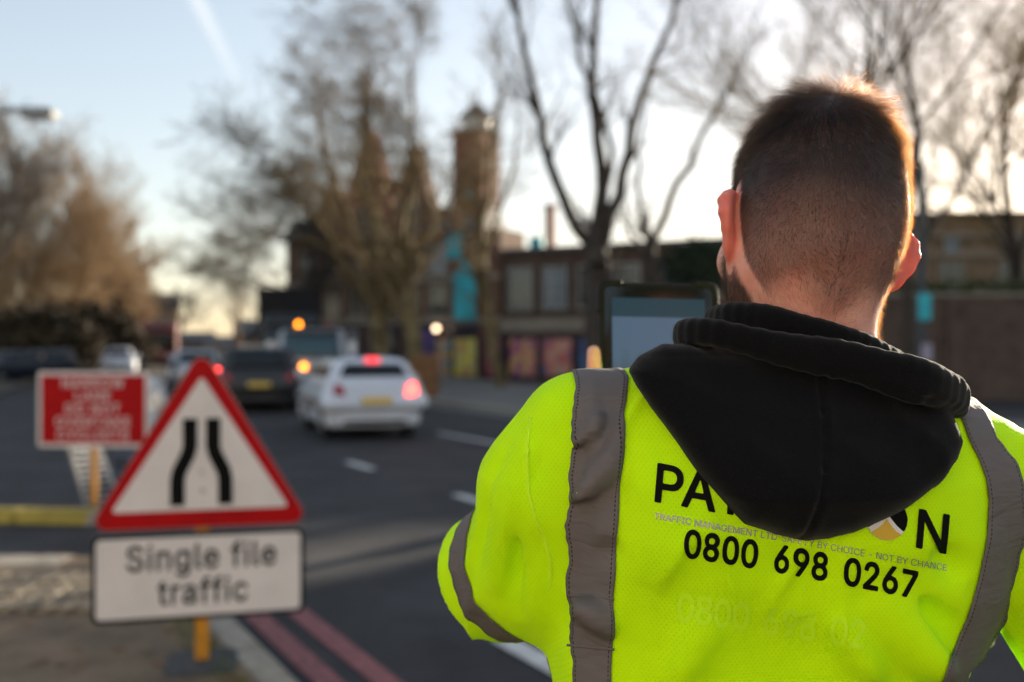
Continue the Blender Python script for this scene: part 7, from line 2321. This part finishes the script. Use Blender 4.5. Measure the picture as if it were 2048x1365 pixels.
def hood_sdf(P, fine=True):
    Y = P[:, 1]
    px = CX + P[:, 0] / .872 * FPX
    py = HY + (CAMZ - P[:, 2]) / .872 * FPX
    s = poly_sd(px, py, HP) * .872 / FPX - .001
    z = P[:, 2]
    top = np.clip((z - 1.47) / .12, 0, 1)                     # 1 near the neck
    yc = .872 + .055 * top
    depth = np.clip(-s / .05, 0, 1)
    t = .020 + .016 * np.sqrt(depth) + .012 * np.exp(-((z - 1.47) / .05) ** 2) * depth
    r = .018
    qx, qy = s + r, np.abs(Y - yc) - t + r
    d = np.sqrt(np.maximum(qx, 0) ** 2 + np.maximum(qy, 0) ** 2) + np.minimum(np.maximum(qx, qy), 0) - r
    base = smin(chain(P, [W(1400, 740, 1.07), W(1430, 745, .97), W(1600, 770, .93), W(1770, 800, .935), W(1840, 830, 1.02)], [.030, .036, .038, .036, .030], .03), d, .02)
    lip = band(P, LIP, .0100, np.interp(np.linspace(0, 12, len(LIP)), range(13), [.001, .002, .003, .004, .0045, .006, .007, .007, .006, .005, .004, .003, .003]))
    inn = band(P, INN, .0095, [.003] * len(INN))
    inn = inn - .0007 * noise3(P, 90, 33)
    d = smin(base, lip, .006)
    d = smin(d, inn, .010)
    if fine:
        # stitched groove below the lip, centre seam, soft folds
        for k in range(3, 9):
            g_ = [LIP0[k] + np.array([0, -.010, -.0150]), LIP0[k + 1] + np.array([0, -.010, -.0150])]
            d = d + .0025 * np.exp(-(rcone(P, g_[0], g_[1], 0, 0) / .004) ** 2)
        for a, b in (((1668, 760), (1664, 830)), ((1664, 830), (1645, 940)), ((1645, 940), (1612, 1076))):
            A, B_ = W(a[0], a[1], .842), W(b[0], b[1], .842)
            pa, pb = A[[0, 2]], B_[[0, 2]]
            e = pb - pa
            w = P[:, [0, 2]] - pa.astype(np.float32)
            tt_ = np.clip((w @ e) / (e @ e), 0, 1)
            dd = np.linalg.norm(w - tt_[:, None] * e, axis=1)
            d = d + .0042 * np.exp(-(dd / .0030) ** 2) * (Y < .90) - .0022 * np.exp(-(dd / .009) ** 2) * (Y < .90)
        for (x0, y0, x1, y1, w_, am) in ((1300, 742, 1660, 790, .014, -.008), (1350, 722, 1560, 745, .008, .004), (1700, 790, 1920, 850, .016, .008), (1690, 815, 1850, 870, .013, -.006), (1880, 790, 1925, 905, .010, -.006), (1860, 800, 1880, 900, .010, .004),
                                         (1330, 780, 1420, 900, .02, .004), (1440, 860, 1600, 1000, .03, .004), (1740, 880, 1700, 1020, .025, .003), (1900, 850, 1935, 860, .006, -.006), (1895, 815, 1930, 822, .006, -.005)):
            d = d - fold(P, W(x0, y0, .845), W(x1, y1, .845), w_, am)
        n1 = noise3(P * np.array((1, 1, .55), np.float32), 40, 51)
        d = d - .0020 * noise3(P, 34, 21) - .0007 * noise3(P, 110, 22) - .0022 * np.exp(-(n1 / .15) ** 2) * np.clip(.6 + noise3(P, 18, 23), 0, 1)
    return d


hoodV, hoodQ = mesh_sdf(hood_sdf, (.05, .77, 1.36), (.47, 1.20, 1.66), .0025, slack=1.6)
hood = link("hood", np_mesh("hood", hoodV, hoodQ, True), person, M['black'])
# lint and cotton fuzz on the hood: very short fibres
f_ = hoodV[hoodQ]
n_ = np.cross(f_[:, 2] - f_[:, 0], f_[:, 3] - f_[:, 1])
ar = np.linalg.norm(n_, axis=1)
r_ = np.random.default_rng(9)
k = r_.choice(len(ar), 30000, p=ar / ar.sum())
a, b = r_.random((30000, 1)), r_.random((30000, 1))
P0 = f_[k, 0] * (1 - a) * (1 - b) + f_[k, 1] * a * (1 - b) + f_[k, 2] * a * b + f_[k, 3] * (1 - a) * b
nn = n_[k] / ar[k][:, None]
d1 = unit(nn + r_.normal(size=(30000, 3)) * .8)
d2 = unit(d1 + r_.normal(size=(30000, 3)) * .9)
Lh = r_.uniform(.0005, .0016, (30000, 1))
M['fuzz'] = mat("cotton_fuzz", (.022, .020, .020), .7)
hair_object("fuzz", np.stack([P0, P0 + d1 * Lh, P0 + d1 * Lh + d2 * Lh], 1), M['fuzz'], hood, .000035, .000018)

# sweatshirt sleeves from the cuffs of the top to the wrists
def arm_sleeve(pts, rad): return lambda P: chain(P, pts, rad, .01) - .0018 * noise3(P, 60, 31)


WLa = HL['wrist'] + (ELBOW - HL['wrist']) * .12
WRa = HR['wrist'] + (ER - HR['wrist']) * .12
for pts, rad in (([EL + (ENDL - EL) * .5, ELBOW, WLa], [.046, .047, .033]), ([ER, WRa], [.052, .033])):
    P_ = np.array(pts)
    sdf_obj("sweatshirt_sleeve", arm_sleeve(pts, rad), P_.min(0) - .08, P_.max(0) + .08, .006, M['black'], person)
# dark lower hem of the sweatshirt, trousers and boots
M['navy'] = mat("navy_cloth", (.012, .014, .022), .85, var=.3, scale=10)
hipx = W(1510, 0, 1.0)[0]


def trousers_sdf(P):
    d = sellip(P, (hipx, 1.005, .95), (.175, .13, .16), 2.4)
    for s in (-1, 1):
        d = smin(d, chain(P, [(hipx + s * .09, 1.0, .88), (hipx + s * .11, 1.01, .52), (hipx + s * .12, .99, .16)], [.098, .078, .066], .02), .05)
    return smax(d, -(P[:, 2] - .20), .01) - .004 * noise3(P, 22, 41)


sdf_obj("trousers", trousers_sdf, (hipx - .3, .8, .15), (hipx + .3, 1.25, 1.15), .012, M['navy'], person)
for s in (-1, 1):
    bx_ = hipx + s * .12
    sdf_obj("boot", lambda P: smax(smin(rcone(P, (bx_, .985, .26), (bx_, .985, .18), .058, .055), ell(P, (bx_, 1.06, .165), (.05, .15, .05)), .04), -(P[:, 2] - PZ), .005), (bx_ - .1, .85, PZ - .03), (bx_ + .1, 1.26, .36), .009, M['rubber'], person)

# ---------------------------------------------------------------- the tablet
M['tab_case'] = mat("tab_case", (.010, .010, .011), .62, spec=.15, bump=.15, bscale=300)
M['tab_glass'] = mat("tab_glass", (.008, .009, .010), .12, spec=.6)
ms_ = bpy.data.materials.new("screen")
ms_.use_nodes = True
nt = ms_.node_tree
pb = nt.nodes["Principled BSDF"]
tc = nd(nt, "ShaderNodeTexCoord")
sx = nd(nt, "ShaderNodeSeparateXYZ")
nt.links.new(tc.outputs["Generated"], sx.inputs[0])
nz = nd(nt, "ShaderNodeTexNoise")
nz.inputs["Scale"].default_value = 5.5
nz.inputs["Detail"].default_value = 6
nt.links.new(tc.outputs["Generated"], nz.inputs["Vector"])
ad = nd(nt, "ShaderNodeMath", operation='MULTIPLY_ADD')
nt.links.new(nz.outputs["Fac"], ad.inputs[0])
ad.inputs[1].default_value = .62
nt.links.new(sx.outputs[2], ad.inputs[2])
rp = nd(nt, "ShaderNodeValToRGB")
e = rp.color_ramp.elements
e[0].position, e[0].color = .62, (.040, .062, .075, 1)
e[1].position, e[1].color = .98, (.11, .18, .275, 1)
x_ = e.new(.76); x_.color = (.075, .115, .15, 1)
x_ = e.new(.86); x_.color = (.095, .15, .21, 1)
nt.links.new(ad.outputs[0], rp.inputs[0])
gt = nd(nt, "ShaderNodeMath", operation='GREATER_THAN')
nt.links.new(sx.outputs[2], gt.inputs[0])
gt.inputs[1].default_value = .878
mx = nd(nt, "ShaderNodeMix", data_type='RGBA')
nt.links.new(gt.outputs[0], mx.inputs[0])
nt.links.new(rp.outputs[0], mx.inputs[6])
mx.inputs[7].default_value = (.026, .066, .095, 1)
pb.inputs["Base Color"].default_value = (.01, .01, .012, 1)
pb.inputs["Roughness"].default_value = .3
pb.inputs["Specular IOR Level"].default_value = .08
nt.links.new(mx.outputs[2], pb.inputs["Emission Color"])
pb.inputs["Emission Strength"].default_value = .15
tab = thing("tablet", "tablet in a rugged black case held upright in front of the man", "tablet", tuple(TC), 0)
tab.rotation_euler = Matrix(TM.tolist()).to_euler()
tw2, th2 = .0795, .125
MB().prism(rrect(tw2 * 2, th2 * 2, .016), -.007, .007, 'y').build("case", M['tab_case'], tab, bevel=.0025)
cb = MB()
for sx_s in (-1, 1):
    for sz in (-1, 1):
        c0 = (sx_s * (tw2 - .019), sz * (th2 - .019))
        poly_ = [(c0[0] + sx_s * a, c0[1] + sz * b) for a, b in ((-.012, .0215), (.008, .0215), (.0165, .0185), (.0205, .012), (.0215, .003), (.0215, -.022), (.0165, -.022), (.0155, -.005), (.0135, .006), (.009, .0115), (0, .0145), (-.012, .0150))]
        if sx_s * sz < 0: poly_ = poly_[::-1]
        MB().prism(poly_, -.0098, .0090, 'y').build("corner_bumper", M['tab_case'], tab, bevel=.002)
MB().prism(rrect(.146, .236, .008), -.0082, -.0071, 'y').build("bezel", M['tab_glass'], tab)
scn = MB().box((0, 0, 0), (.126, .0008, .212)).build("screen", ms_, tab)
scn.location = (0, -.0089, -.003)
MB().bar((0, -.0084, .111), (0, -.0094, .111), .0028, n=12).build("camera_lens", M['tab_glass'], tab)
for z_ in (.05, .02):
    MB().box((tw2 + .0005, 0, z_), (.003, .006, .022)).build("button", M['black_trim'], tab, bevel=.001)
